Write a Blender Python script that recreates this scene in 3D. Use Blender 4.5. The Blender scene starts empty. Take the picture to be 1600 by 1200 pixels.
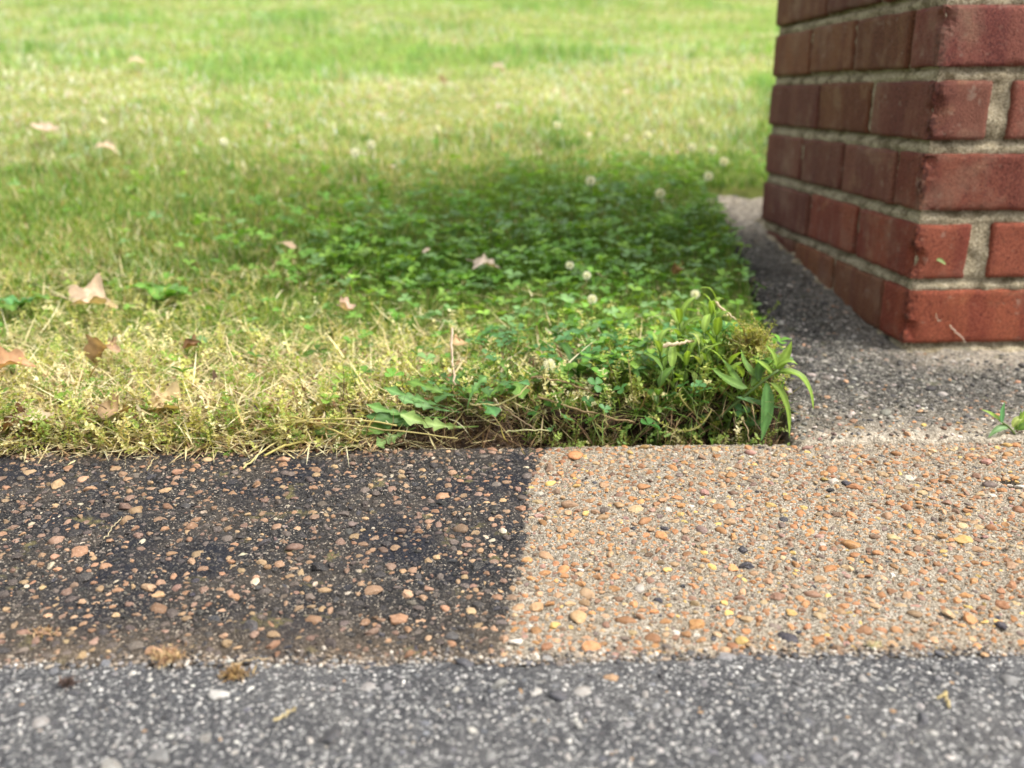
import bpy, math, random
import numpy as np
from mathutils import Vector, Matrix, noise as mnoise

S = bpy.context.scene
R = math.radians
# ------------------------------------------------------------------ camera, sky, sun, exposure
CAM_H = 0.298
F_PX = 1485.0                      # focal length in pixels of the 1600 px wide photograph
PITCH = math.atan(450.0 / F_PX)
YAW = math.atan(85.0 / F_PX)
cd = bpy.data.cameras.new('camera')
cam = bpy.data.objects.new('camera', cd)
S.collection.objects.link(cam)
cam.location = (0, 0, CAM_H)
cam.rotation_euler = (math.pi / 2 - PITCH, 0, -YAW)
cd.sensor_width = 36.0
cd.lens = F_PX / 1600 * 36
cd.clip_start = 0.01
cd.clip_end = 500
cd.dof.use_dof = True
cd.dof.focus_distance = 0.735
cd.dof.aperture_fstop = 5.3
S.camera = cam

SUN_EL, SUN_AZ = R(56), R(110)     # azimuth clockwise from +Y
w = bpy.data.worlds.new('World')
S.world = w
w.use_nodes = True
wn, wl = w.node_tree.nodes, w.node_tree.links
wn.clear()
sky = wn.new('ShaderNodeTexSky')
sky.sky_type = 'NISHITA'
sky.sun_disc = False
sky.sun_elevation = SUN_EL
sky.sun_rotation = SUN_AZ
sky.air_density = 1.0
sky.dust_density = 4.0
hs = wn.new('ShaderNodeHueSaturation')
hs.inputs['Saturation'].default_value = 0.22
bg = wn.new('ShaderNodeBackground')
bg.inputs['Strength'].default_value = 0.15
wo = wn.new('ShaderNodeOutputWorld')
wl.new(sky.outputs[0], hs.inputs['Color'])
wl.new(hs.outputs[0], bg.inputs[0])
wl.new(bg.outputs[0], wo.inputs[0])
sd = bpy.data.lights.new('sun', 'SUN')
sd.energy = 1.85
sd.angle = R(20)
sd.color = (1.0, 0.96, 0.88)
sun = bpy.data.objects.new('sun', sd)
S.collection.objects.link(sun)
sdir = Vector((math.sin(SUN_AZ) * math.cos(SUN_EL), math.cos(SUN_AZ) * math.cos(SUN_EL), math.sin(SUN_EL)))
sun.rotation_euler = (-sdir).to_track_quat('-Z', 'Y').to_euler()
sun.location = (0, 0, 5)
S.view_settings.view_transform = 'Standard'
S.view_settings.look = 'None'
S.view_settings.gamma = 1
S.view_settings.exposure = 1.14
S.render.engine = 'CYCLES'
S.cycles.use_denoising = True
S.cycles.max_bounces = 8
S.cycles.diffuse_bounces = 4
S.cycles.transparent_max_bounces = 8

# ------------------------------------------------------------------ helpers
rng = np.random.RandomState(7)
random.seed(7)

def tag(o, label=None, cat=None, group=None, kind=None):
    if label: o['label'] = label
    if cat: o['category'] = cat
    if group: o['group'] = group
    if kind: o['kind'] = kind
    return o

def link(o, parent=None):
    S.collection.objects.link(o)
    if parent: o.parent = parent
    return o

def empty(name, loc=(0, 0, 0)):
    o = bpy.data.objects.new(name, None)
    o.empty_display_size = 0.02
    o.location = loc
    return link(o)

def mesh_data(name, V, faces, col=None, mat=None, smooth=True, attrs=None):
    V = np.asarray(V, dtype=np.float32).reshape(-1, 3)
    faces = [np.asarray(f, dtype=np.int32) for f in faces if len(f)]
    me = bpy.data.meshes.new(name)
    me.vertices.add(len(V))
    me.vertices.foreach_set('co', V.ravel())
    nl = sum(f.size for f in faces)
    npoly = sum(len(f) for f in faces)
    me.loops.add(nl)
    me.loops.foreach_set('vertex_index', np.concatenate([f.ravel() for f in faces]))
    me.polygons.add(npoly)
    st, s = [], 0
    for f in faces:
        k = f.shape[1]
        st.append(s + k * np.arange(len(f)))
        s += f.size
    me.polygons.foreach_set('loop_start', np.concatenate(st).astype(np.int32))
    me.polygons.foreach_set('use_smooth', np.full(npoly, smooth, dtype=bool))
    if col is not None:
        c = np.asarray(col, dtype=np.float32)
        if c.shape[1] == 3: c = np.hstack([c, np.ones((len(c), 1), np.float32)])
        a = me.attributes.new('col', 'FLOAT_COLOR', 'POINT')
        a.data.foreach_set('color', c.ravel())
    for k, v in (attrs or {}).items():
        a = me.attributes.new(k, 'FLOAT', 'POINT')
        a.data.foreach_set('value', np.asarray(v, dtype=np.float32))
    me.update(calc_edges=True)
    if mat: me.materials.append(mat)
    return me

def mesh_obj(name, V, faces, col=None, mat=None, parent=None, smooth=True, attrs=None):
    return link(bpy.data.objects.new(name, mesh_data(name, V, faces, col, mat, smooth, attrs)), parent)

_tabs = {}
def vnoise(x, y, seed=0):
    if seed not in _tabs: _tabs[seed] = np.random.RandomState(1000 + seed).rand(256, 256)
    t = _tabs[seed]
    xi, yi = np.floor(x).astype(int), np.floor(y).astype(int)
    fx, fy = x - xi, y - yi
    fx, fy = fx * fx * (3 - 2 * fx), fy * fy * (3 - 2 * fy)
    g = lambda a, b: t[a & 255, b & 255]
    return (g(xi, yi) * (1 - fx) + g(xi + 1, yi) * fx) * (1 - fy) + (g(xi, yi + 1) * (1 - fx) + g(xi + 1, yi + 1) * fx) * fy

def fbm(x, y, f, octv=3, seed=0):
    x, y = np.asarray(x, float) * f, np.asarray(y, float) * f
    s, a, tot = 0, 1.0, 0
    for i in range(octv):
        s = s + a * (vnoise(x + 17.3 * i, y - 9.1 * i, seed + i) - 0.5)
        tot += a; a *= 0.5; x, y = x * 2.03, y * 2.03
    return s / tot * 2          # about -1..1

def smooth(a, b, x):
    t = np.clip((np.asarray(x, float) - a) / (b - a), 0, 1)
    return t * t * (3 - 2 * t)

# the pinhole model of the camera: used to measure the photograph
cp, sp, cy, sy = math.cos(PITCH), math.sin(PITCH), math.cos(YAW), math.sin(YAW)
AX_F = np.array([sy * cp, cy * cp, -sp]); AX_R = np.array([cy, -sy, 0.0]); AX_U = np.array([sy * sp, cy * sp, cp])
def ray(px, py):
    return AX_F + AX_R * ((px - 800) / F_PX) - AX_U * ((py - 600) / F_PX)
def at_y(px, py, Y):
    d = ray(px, py); t = Y / d[1]
    return np.array([d[0] * t, Y, CAM_H + d[2] * t])
def at_z(px, py, zf):
    d = ray(px, py)
    if not callable(zf): z0 = zf; zf = lambda x, y: z0
    lo, hi = 0.1, 0.1
    while hi < 30:
        hi += 0.004 + hi * 0.004
        p = d * hi
        if CAM_H + p[2] < zf(p[0], p[1]): break
        lo = hi
    p = d * (lo + hi) * 0.5
    return np.array([p[0], p[1], CAM_H + p[2]])
def project(x, y, z):
    P = np.stack([x, y, np.asarray(z) - CAM_H], -1)
    dep = np.maximum(P @ AX_F, 1e-4)
    return 800 + F_PX * (P @ AX_R) / dep, 600 - F_PX * (P @ AX_U) / dep

# ---- lines of the place, measured
kb0, kb1 = at_z(0, 710, 0.0), at_z(1600, 686, 0.0)           # back edge of the kerb
kf0, kf1 = at_z(0, 1041, -0.010), at_z(1600, 1022, -0.010)   # front edge of the kerb
def yback(x): return kb0[1] + (x - kb0[0]) * (kb1[1] - kb0[1]) / (kb1[0] - kb0[0])
def yfront(x): return kf0[1] + (x - kf0[0]) * (kf1[1] - kf0[1]) / (kf1[0] - kf0[0])
PC = at_z(1409, 548, 0.004)                                   # front left corner of the pier at its foot
PX, PY = PC[0], PC[1]
PITCHZ = 0.0795                                               # brick course
PW = 0.575

# ------------------------------------------------------------------ materials
def new_mat(name):
    m = bpy.data.materials.new(name)
    m.use_nodes = True
    nt = m.node_tree
    nt.nodes.clear()
    return m, nt.nodes, nt.links

class NT:
    def __init__(s, name):
        s.m, s.n, s.l = new_mat(name)
        s.out = s.n.new('ShaderNodeOutputMaterial')
    def node(s, t, **kw):
        o = s.n.new(t)
        for k, v in kw.items():
            if k in o.inputs: s.put(o.inputs[k], v)
            else: setattr(o, k, v)
        return o
    def put(s, sock, v):
        if hasattr(v, 'links'): s.l.new(v, sock)
        else: sock.default_value = v
    def coord(s): return s.node('ShaderNodeNewGeometry').outputs['Position']
    def objcoord(s): return s.node('ShaderNodeTexCoord').outputs['Object']
    def noise(s, vec, scale, detail=4, rough=0.55):
        o = s.node('ShaderNodeTexNoise'); s.put(o.inputs['Vector'], vec)
        o.inputs['Scale'].default_value = scale; o.inputs['Detail'].default_value = detail; o.inputs['Roughness'].default_value = rough
        return o.outputs['Fac']
    def voro(s, vec, scale, out='Distance', feature='F1'):
        o = s.node('ShaderNodeTexVoronoi'); o.feature = feature; s.put(o.inputs['Vector'], vec)
        o.inputs['Scale'].default_value = scale
        return o.outputs[out]
    def ramp(s, fac, stops, interp='LINEAR'):
        o = s.node('ShaderNodeValToRGB'); s.put(o.inputs[0], fac)
        cr = o.color_ramp; cr.interpolation = interp
        while len(cr.elements) < len(stops): cr.elements.new(0.5)
        for e, (p, c) in zip(cr.elements, stops):
            e.position = p
            e.color = (c, c, c, 1) if isinstance(c, (int, float)) else (*c, 1)
        return o.outputs[0]
    def mix(s, fac, a, b, mode='MIX'):
        o = s.node('ShaderNodeMix'); o.data_type = 'RGBA'; o.blend_type = mode; o.clamp_factor = True
        s.put(o.inputs[0], fac)
        for sock, v in ((o.inputs[6], a), (o.inputs[7], b)):
            s.put(sock, (*v, 1) if isinstance(v, tuple) and len(v) == 3 else v)
        return o.outputs[2]
    def math(s, op, a, b=0.0, c=0.0):
        o = s.node('ShaderNodeMath'); o.operation = op
        s.put(o.inputs[0], a); s.put(o.inputs[1], b); s.put(o.inputs[2], c)
        return o.outputs[0]
    def attr(s, name, kind='GEOMETRY', out='Color'):
        o = s.node('ShaderNodeAttribute'); o.attribute_name = name; o.attribute_type = kind
        return o.outputs[out]
    def bump(s, h, dist, strength=1.0, nrm=None):
        o = s.node('ShaderNodeBump'); s.put(o.inputs['Height'], h)
        o.inputs['Distance'].default_value = dist; o.inputs['Strength'].default_value = strength
        if nrm: s.put(o.inputs['Normal'], nrm)
        return o.outputs[0]
    def finish(s, color, rough=0.8, normal=None, spec=0.3, trans=None, tcol=None):
        b = s.node('ShaderNodeBsdfPrincipled')
        s.put(b.inputs['Base Color'], color); s.put(b.inputs['Roughness'], rough)
        b.inputs['Specular IOR Level'].default_value = spec
        if normal: s.put(b.inputs['Normal'], normal)
        sh = b.outputs[0]
        if trans:
            t = s.node('ShaderNodeBsdfTranslucent'); s.put(t.inputs[0], tcol if tcol else color)
            mx = s.node('ShaderNodeMixShader'); s.put(mx.inputs[0], trans); s.l.new(sh, mx.inputs[1]); s.l.new(t.outputs[0], mx.inputs[2])
            sh = mx.outputs[0]
        s.l.new(sh, s.out.inputs[0])
        return s.m

def stone_mat(name, use_obj, rough=0.65):
    t = NT(name)
    base = t.node('ShaderNodeObjectInfo').outputs['Color'] if use_obj else t.attr('col')
    p = t.coord()
    n1 = t.noise(p, 420, 4, 0.6)
    n2 = t.noise(p, 1500, 3, 0.6)
    c = t.mix(t.ramp(n1, [(0.35, 0.0), (0.7, 0.55)]), base, t.mix(1.0, base, (0.52, 0.42, 0.36), 'MULTIPLY'))
    c = t.mix(t.ramp(n2, [(0.55, 0.0), (0.75, 0.4)]), c, (0.62, 0.52, 0.42))
    return t.finish(c, rough, t.bump(t.math('ADD', n1, t.math('MULTIPLY', n2, 0.4)), 0.0007, 0.7), 0.35)
M_STONE = stone_mat('stone_mixed', False)
M_STONE_OBJ = stone_mat('stone_single', True)

def kerb_mat():
    t = NT('exposed_aggregate_concrete')
    p = t.coord()
    edge = t.attr('stain', out='Fac')                # signed distance to the washed edge, metres
    silt = t.attr('silt', out='Fac')
    wob = t.math('MULTIPLY', t.math('SUBTRACT', t.noise(p, 75, 5, 0.75), 0.5), 0.034)
    wob2 = t.math('MULTIPLY', t.math('SUBTRACT', t.noise(p, 700, 2, 0.6), 0.5), 0.010)
    d = t.math('ADD', t.math('ADD', edge, wob), wob2)
    washed = t.ramp(t.math('MULTIPLY_ADD', d, 150.0, 0.5), [(0.2, 0.0), (0.8, 1.0)])
    grains = t.voro(p, 900, 'Color')
    gsep = t.node('ShaderNodeSeparateColor'); t.put(gsep.inputs[0], grains)
    g1 = gsep.outputs[0]
    sand = t.ramp(g1, [(0.0, (0.075, 0.060, 0.043)), (0.22, (0.20, 0.168, 0.124)), (0.6, (0.285, 0.245, 0.187)), (0.93, (0.44, 0.395, 0.325))])
    sand = t.mix(t.ramp(t.noise(p, 26, 4), [(0.35, 0.0), (0.75, 0.5)]), sand, t.mix(1.0, sand, (0.80, 0.70, 0.56), 'MULTIPLY'))
    pits = t.ramp(t.noise(p, 420, 3, 0.6), [(0.30, 1.0), (0.42, 0.0)])
    sand = t.mix(t.math('MULTIPLY', pits, 0.4), sand, (0.16, 0.12, 0.08))
    # algae-black film
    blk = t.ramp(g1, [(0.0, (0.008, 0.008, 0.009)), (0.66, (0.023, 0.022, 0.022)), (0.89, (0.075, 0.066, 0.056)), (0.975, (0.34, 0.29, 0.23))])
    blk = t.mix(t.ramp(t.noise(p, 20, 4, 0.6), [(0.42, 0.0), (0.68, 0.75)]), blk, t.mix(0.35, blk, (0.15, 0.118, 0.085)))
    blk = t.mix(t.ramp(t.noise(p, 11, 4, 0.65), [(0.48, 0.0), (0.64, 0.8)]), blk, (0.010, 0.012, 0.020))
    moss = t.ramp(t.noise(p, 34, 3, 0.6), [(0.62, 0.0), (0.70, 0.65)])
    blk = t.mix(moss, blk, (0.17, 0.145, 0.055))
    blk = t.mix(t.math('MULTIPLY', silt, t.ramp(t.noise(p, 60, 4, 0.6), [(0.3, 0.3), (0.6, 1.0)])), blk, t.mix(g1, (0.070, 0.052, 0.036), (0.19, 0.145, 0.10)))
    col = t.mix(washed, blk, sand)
    h = t.math('ADD', t.math('MULTIPLY', t.voro(p, 800), -0.7), t.noise(p, 420, 4, 0.65))
    return t.finish(col, 0.85, t.bump(h, 0.0016, 0.9), 0.25)

def asphalt_mat():
    t = NT('asphalt')
    p = t.coord()
    v = t.voro(p, 620, 'Color')
    sep = t.node('ShaderNodeSeparateColor'); t.put(sep.inputs[0], v)
    c = t.ramp(sep.outputs[0], [(0.0, (0.014, 0.014, 0.016)), (0.50, (0.034, 0.034, 0.037)), (0.68, (0.085, 0.085, 0.087)), (0.84, (0.22, 0.215, 0.20)), (0.96, (0.50, 0.49, 0.46))])
    gap = t.ramp(t.voro(p, 620), [(0.25, 0.0), (0.6, 1.0)])
    c = t.mix(t.math('MULTIPLY', gap, 0.75), c, (0.035, 0.035, 0.038))
    dust = t.ramp(t.noise(p, 12, 4, 0.6), [(0.45, 0.0), (0.72, 0.35)])
    c = t.mix(dust, c, t.mix(0.5, c, (0.22, 0.205, 0.185)))
    fine = t.noise(p, 1400, 2)
    c = t.mix(t.ramp(fine, [(0.55, 0.0), (0.7, 0.5)]), c, (0.36, 0.35, 0.33))
    h = t.math('ADD', t.math('MULTIPLY', t.voro(p, 620), -1.0), t.noise(p, 300, 4, 0.6))
    return t.finish(c, 0.8, t.bump(h, 0.0012, 0.5), 0.25)

def slab_mat():
    t = NT('weathered_concrete')
    p = t.coord()
    v = t.voro(p, 480, 'Color')
    sep = t.node('ShaderNodeSeparateColor'); t.put(sep.inputs[0], v)
    c = t.ramp(sep.outputs[0], [(0.0, (0.018, 0.017, 0.015)), (0.4, (0.055, 0.052, 0.044)), (0.75, (0.13, 0.122, 0.104)), (0.95, (0.34, 0.315, 0.27))])
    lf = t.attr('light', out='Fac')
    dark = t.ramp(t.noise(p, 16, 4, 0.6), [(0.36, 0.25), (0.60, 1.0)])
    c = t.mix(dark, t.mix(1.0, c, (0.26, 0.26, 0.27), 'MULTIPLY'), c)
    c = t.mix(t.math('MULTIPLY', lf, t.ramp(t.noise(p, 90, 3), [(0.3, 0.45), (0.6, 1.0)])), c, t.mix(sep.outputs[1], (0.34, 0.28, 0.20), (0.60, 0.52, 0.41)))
    moss = t.ramp(t.noise(p, 40, 3, 0.6), [(0.60, 0.0), (0.72, 0.45)])
    c = t.mix(moss, c, (0.10, 0.10, 0.045))
    h = t.math('ADD', t.math('MULTIPLY', t.voro(p, 480), -0.8), t.noise(p, 220, 4, 0.65))
    return t.finish(c, 0.88, t.bump(h, 0.002, 0.9), 0.2)

def soil_mat():
    t = NT('soil_and_turf')
    p = t.coord()
    n = t.noise(p, 160, 5, 0.65)
    soil = t.ramp(n, [(0.3, (0.014, 0.009, 0.006)), (0.55, (0.042, 0.026, 0.016)), (0.75, (0.10, 0.064, 0.040))])
    turf = t.attr('turf', out='Fac')
    g = t.ramp(t.noise(p, 45, 5, 0.7), [(0.3, (0.085, 0.120, 0.028)), (0.5, (0.15, 0.19, 0.045)), (0.72, (0.30, 0.26, 0.10))])
    g = t.mix(t.ramp(t.noise(p, 5, 4, 0.6), [(0.4, 0.0), (0.65, 0.6)]), g, (0.27, 0.27, 0.075))
    return t.finish(t.mix(turf, soil, g), 0.95, t.bump(n, 0.004, 0.9), 0.15)

def leaf_mat(name, trans=0.35, rough=0.45, spec=0.28, var=0.45):
    t = NT(name)
    c = t.attr('col')
    p = t.coord()
    n = t.noise(p, 240, 4, 0.6)
    c = t.mix(t.ramp(n, [(0.35, 0.0), (0.75, var)]), c, t.mix(1.0, c, (0.5, 0.55, 0.42), 'MULTIPLY'))
    tc = t.mix(1.0, c, (1.5, 1.45, 0.6), 'MULTIPLY')
    return t.finish(c, rough, t.bump(n, 0.0012, 0.35), spec, trans, tc)
M_LEAF = leaf_mat('green_leaf')
M_GRASS = leaf_mat('grass_blade', 0.38, 0.5, 0.3, 0.2)
M_DRY = leaf_mat('dry_plant', 0.22, 0.7, 0.2, 0.45)
M_PETAL = leaf_mat('petal', 0.3, 0.6, 0.2, 0.1)

def brick_mat():
    t = NT('fired_brick')
    p = t.objcoord()
    oc = t.node('ShaderNodeObjectInfo')
    rnd = oc.outputs['Random']
    off = t.node('ShaderNodeVectorMath'); off.operation = 'ADD'
    t.put(off.inputs[0], p)
    cmb = t.node('ShaderNodeCombineXYZ'); t.put(cmb.inputs[0], t.math('MULTIPLY', rnd, 37.0)); t.put(cmb.inputs[2], t.math('MULTIPLY', rnd, 11.0))
    t.put(off.inputs[1], cmb.outputs[0])
    q = off.outputs[0]
    base = oc.outputs['Color']
    vm = t.node('ShaderNodeVectorMath'); vm.operation = 'MULTIPLY'; t.put(vm.inputs[0], q); vm.inputs[1].default_value = (30, 30, 3)
    flash = t.ramp(t.noise(vm.outputs[0], 1.0, 2, 0.5), [(0.42, 0.0), (0.58, 0.8)])
    c = t.mix(flash, base, t.mix(1.0, base, (0.72, 0.55, 0.62), 'MULTIPLY'))
    or_ = t.ramp(t.noise(q, 22, 3, 0.5), [(0.58, 0.0), (0.72, 0.55)])
    c = t.mix(or_, c, t.mix(1.0, base, (1.25, 1.50, 1.15), 'MULTIPLY'))
    grain = t.noise(q, 520, 4, 0.7)
    c = t.mix(t.ramp(grain, [(0.36, 0.95), (0.54, 0.0)]), c, t.mix(1.0, c, (0.34, 0.30, 0.30), 'MULTIPLY'))
    c = t.mix(t.ramp(grain, [(0.58, 0.0), (0.76, 0.5)]), c, (0.40, 0.20, 0.13))
    pit = t.ramp(t.voro(q, 150), [(0.06, 1.0), (0.13, 0.0)])
    c = t.mix(t.math('MULTIPLY', pit, 0.7), c, (0.05, 0.02, 0.015))
    smear = t.ramp(t.noise(q, 55, 5, 0.7), [(0.60, 0.0), (0.70, 0.45)])
    c = t.mix(smear, c, (0.36, 0.27, 0.20))
    brk = t.math('MULTIPLY', t.attr('broken', out='Fac'), t.ramp(t.noise(q, 210, 3, 0.6), [(0.40, 0.0), (0.60, 1.6)]))
    c = t.mix(brk, c, t.mix(1.0, base, (0.30, 0.24, 0.26), 'MULTIPLY'))
    bloom = t.ramp(t.noise(q, 11, 5, 0.7), [(0.50, 0.0), (0.72, 0.6)])
    c = t.mix(bloom, c, (0.27, 0.17, 0.115))
    h = t.math('ADD', grain, t.math('MULTIPLY', pit, -0.8))
    return t.finish(c, 0.78, t.bump(h, 0.0024, 0.9), 0.25)
M_BRICK = brick_mat()

def mortar_mat():
    t = NT('sandy_mortar')
    p = t.coord()
    v = t.voro(p, 800, 'Color')
    sep = t.node('ShaderNodeSeparateColor'); t.put(sep.inputs[0], v)
    c = t.ramp(sep.outputs[0], [(0.0, (0.17, 0.135, 0.08)), (0.4, (0.36, 0.30, 0.19)), (0.95, (0.58, 0.50, 0.36))])
    dk = t.ramp(t.noise(p, 38, 5, 0.7), [(0.48, 0.0), (0.62, 0.85)])
    c = t.mix(dk, c, t.mix(1.0, c, (0.35, 0.32, 0.26), 'MULTIPLY'))
    h = t.math('ADD', t.math('MULTIPLY', t.voro(p, 700), -0.7), t.noise(p, 260, 4, 0.65))
    return t.finish(c, 0.92, t.bump(h, 0.0022, 0.9), 0.15)
M_MORTAR = mortar_mat()

# ------------------------------------------------------------------ grid sheets
def axis(lo, hi, step, out_lo, out_hi, grow=1.35):
    a = list(np.arange(lo, hi + step * 0.5, step))
    s, v = step, hi
    while v < out_hi:
        s *= grow; v += s; a.append(v)
    s, v = step, lo
    while v > out_lo:
        s *= grow; v -= s; a.insert(0, v)
    return np.array(a)

def grid_faces(nx, ny):
    i = np.arange(nx * ny).reshape(ny, nx)
    return np.stack([i[:-1, :-1], i[:-1, 1:], i[1:, 1:], i[1:, :-1]], -1).reshape(-1, 4)

# ---- kerb
def kerb_z(x, y):
    yb, yf = yback(x), yfront(x)
    return -0.010 * np.clip((yb - y) / (yb - yf), 0, 1)
def kerb_rough(x, y):
    return 0.0016 * fbm(x, y, 9, 3, 3) + 0.0012 * fbm(x, y, 150, 3, 5) - 0.0016 * smooth(0.15, 0.6, fbm(x, y, 210, 2, 9))
xs = axis(-0.56, 0.64, 0.0016, -30, 30, 1.5)
ts = np.concatenate([[-0.16, -0.06, -0.012, 0.0], np.linspace(0.004, 0.996, 205), [1.0, 1.012, 1.06, 1.2]])
X, T = np.meshgrid(xs, ts)
YB, YF = yback(X), yfront(X)
tc = np.clip(T, 0, 1)
Y = YB + (YF - YB) * tc
Y += (1 - tc) ** 40 * 0.0022 * fbm(X, X * 0, 60, 3, 21)            # ragged arris
Z = kerb_z(X, Y) + kerb_rough(X, Y) + 0.00035 * rng.normal(size=X.shape) * (tc > 0.002)
Y = np.where(T < 0, Y + 0.0015 + (-T) * 0.02, Y); Y = np.where(T > 1, Y - (T - 1) * 0.02, Y)
drop = np.where(T < 0, -T, np.where(T > 1, T - 1, 0))
Z -= drop * 0.9 + np.where(np.abs(T - 0.0) < 1e-9, 0.0012, 0)
# the hole knocked out at the far right of the washed half
hole = at_z(1580, 748, 0.0)
Z -= 0.012 * np.exp(-(((X - hole[0]) / 0.006) ** 2 + ((Y - hole[1]) / 0.010) ** 2) ** 2)
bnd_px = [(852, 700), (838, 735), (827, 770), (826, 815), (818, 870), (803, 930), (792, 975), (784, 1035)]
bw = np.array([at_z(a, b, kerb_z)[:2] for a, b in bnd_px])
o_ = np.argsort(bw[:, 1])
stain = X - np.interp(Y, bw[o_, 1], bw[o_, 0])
silt = smooth(0.80, 1.0, tc) * (0.55 + 0.45 * fbm(X, Y, 14, 3, 31)) + 0.6 * (1 - smooth(0.0, 0.10, tc)) * smooth(-0.1, 0.5, fbm(X, Y, 12, 3, 33))
kerb = mesh_obj('kerb', np.stack([X, Y, Z], -1), [grid_faces(len(xs), len(ts))[:, ::-1]], mat=kerb_mat(), attrs={'stain': stain.ravel(), 'silt': np.clip(silt, 0, 1).ravel()})
tag(kerb, 'exposed-aggregate concrete kerb, black with grime on the left and washed tan on the right', kind='structure')
def on_stain(x, y): return x - np.interp(y, bw[o_, 1], bw[o_, 0])

# ---- road
ROAD_Z = -0.0075
def road_rough(x, y):
    return 0.0022 * fbm(x, y, 12, 3, 41) + 0.0014 * fbm(x, y, 130, 3, 44) + 0.0008 * fbm(x, y, 380, 2, 47)
xs = axis(-0.44, 0.46, 0.0021, -40, 40, 1.5)
ss = np.concatenate([[-0.05, -0.012, -0.003, 0.0], np.arange(0.002, 0.19, 0.0021), 0.19 + np.cumsum(0.003 * 1.45 ** np.arange(25))])
X, T = np.meshgrid(xs, ss)
rag = 0.006 * fbm(X, X * 0, 30, 4, 51) + 0.004 * fbm(X, X * 0, 170, 3, 53)
Y = yfront(X) + 0.003 + rag * (1 - smooth(0, 0.03, T)) - np.maximum(T, 0)
Z = ROAD_Z + road_rough(X, Y)
Z -= 0.0035 * (1 - smooth(0.0, 0.010, T)) + np.maximum(-T, 0) * 0.9
road = mesh_obj('road', np.stack([X, Y, Z], -1), [grid_faces(len(xs), len(ss))[:, ::-1]], mat=asphalt_mat())
tag(road, 'grey asphalt road lapping against the kerb', kind='structure')

# ---- concrete apron under and beside the pier
SL = 0.150                                                   # slope of the lawn up the hill
def rise(y, y0): return SL * np.maximum(0, np.asarray(y, float) - y0) ** 2 / (np.maximum(0, np.asarray(y, float) - y0) + 0.10)
def slab_z(x, y): return rise(y, PY - 0.04)
ed_px = [(1232, 690), (1222, 640), (1212, 590), (1198, 530), (1180, 470), (1152, 400), (1132, 345), (1096, 312)]
ed = np.array([at_z(a, b, slab_z)[:2] for a, b in ed_px])
SLAB_END = ed[-1, 1] + 0.02
def slab_edge(y): return np.interp(y, ed[:, 1], ed[:, 0])
def slab_rough(x, y):
    return 0.003 * fbm(x, y, 10, 3, 61) + 0.0045 * fbm(x, y, 70, 3, 63) + 0.0014 * fbm(x, y, 230, 2, 66)
us = axis(0, 0.62, 0.0034, 0, 8, 1.5)
vs = np.concatenate([[-0.05, -0.01], np.arange(0, 0.46, 0.0034), np.arange(0.46, SLAB_END - yback(0.4), 0.012)])
U, Vv = np.meshgrid(us, vs)
Y = yback(0.4) + 0.0045 + np.maximum(Vv, 0)
X = slab_edge(Y) + U + 0.007 * fbm(Y, Y * 0, 25, 3, 71) * np.exp(-U / 0.03)
Y = Y + (yback(X) - yback(0.4)) * np.clip(1 - Vv / 0.3, 0, 1)
Z = slab_z(X, Y) + slab_rough(X, Y) - np.maximum(-Vv, 0) * 0.9 - 0.004 * np.exp(-np.maximum(Vv, 0) / 0.004)
Z -= 0.02 * np.exp(-U / 0.004)
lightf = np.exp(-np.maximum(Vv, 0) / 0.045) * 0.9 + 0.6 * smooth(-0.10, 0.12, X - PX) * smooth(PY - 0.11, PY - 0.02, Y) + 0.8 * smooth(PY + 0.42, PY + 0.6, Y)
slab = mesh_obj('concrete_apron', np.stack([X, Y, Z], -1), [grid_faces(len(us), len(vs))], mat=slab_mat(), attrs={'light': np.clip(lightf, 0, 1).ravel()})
tag(slab, 'rough weathered grey concrete apron around the foot of the brick pier', kind='structure')

# ---- ground: soil ledge and lawn
hol = [at_z(820, 690, -0.02)[0], at_z(1225, 690, -0.02)[0]]
hump = at_z(1120, 640, 0.0)
bare0 = at_z(540, 700, 0.0)[0]
def ground_z(x, y):
    x, y = np.asarray(x, float), np.asarray(y, float)
    d = y - yback(x)
    bare = smooth(bare0 - 0.05, bare0 + 0.05, x)
    hollow = smooth(hol[0] - 0.03, hol[0] + 0.05, x) * (1 - smooth(hol[1] - 0.02, hol[1] + 0.02, x))
    led = 0.004 + 0.010 * smooth(0.0, 0.05, d)
    led = led * (1 - bare) + bare * (-0.006 + 0.020 * smooth(0.018, 0.05, d))
    led = led * (1 - hollow) + hollow * (-0.026 + 0.056 * smooth(0.046, 0.068, d))
    led = led + 0.026 * np.exp(-((x - hump[0]) / 0.055) ** 2 - ((d - 0.085) / 0.035) ** 2)
    z = led * (1 - 0.4 * smooth(0.25, 0.6, d)) + rise(y, PY - 0.08)
    z = z + 0.006 * fbm(x, y, 9, 3, 81) * smooth(0.03, 0.15, d) + 0.0035 * fbm(x, y, 55, 3, 83) + 0.0016 * fbm(x, y, 190, 2, 85)
    z = z + 0.05 * fbm(x, y, 0.8, 3, 87) * smooth(1.2, 4, y)
    # stay below the apron and the kerb
    under = smooth(-0.012, 0.004, x - slab_edge(y)) * (y < SLAB_END + 0.01)
    z = np.where(under > 0, z * (1 - under) + under * (slab_z(x, y) - 0.07), z)
    return np.where(d < 0.0016, -0.12, z)
xs = axis(-0.62, 0.62, 0.005, -70, 70, 1.3)
ys = np.concatenate([[-80, -20, 0.2], [float(yback(0)) - 0.03], np.arange(float(yback(0)) - 0.012, 1.02, 0.004), 1.02 + np.cumsum(0.0055 * 1.055 ** np.arange(125))])
X, Y = np.meshgrid(xs, ys)
Z = ground_z(X, Y)
d = Y - yback(X)
turf = smooth(0.03, 0.09, d + 0.02 * fbm(X, Y, 20, 3, 91) - 0.05 * smooth(bare0 - .03, bare0 + .05, X))
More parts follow.
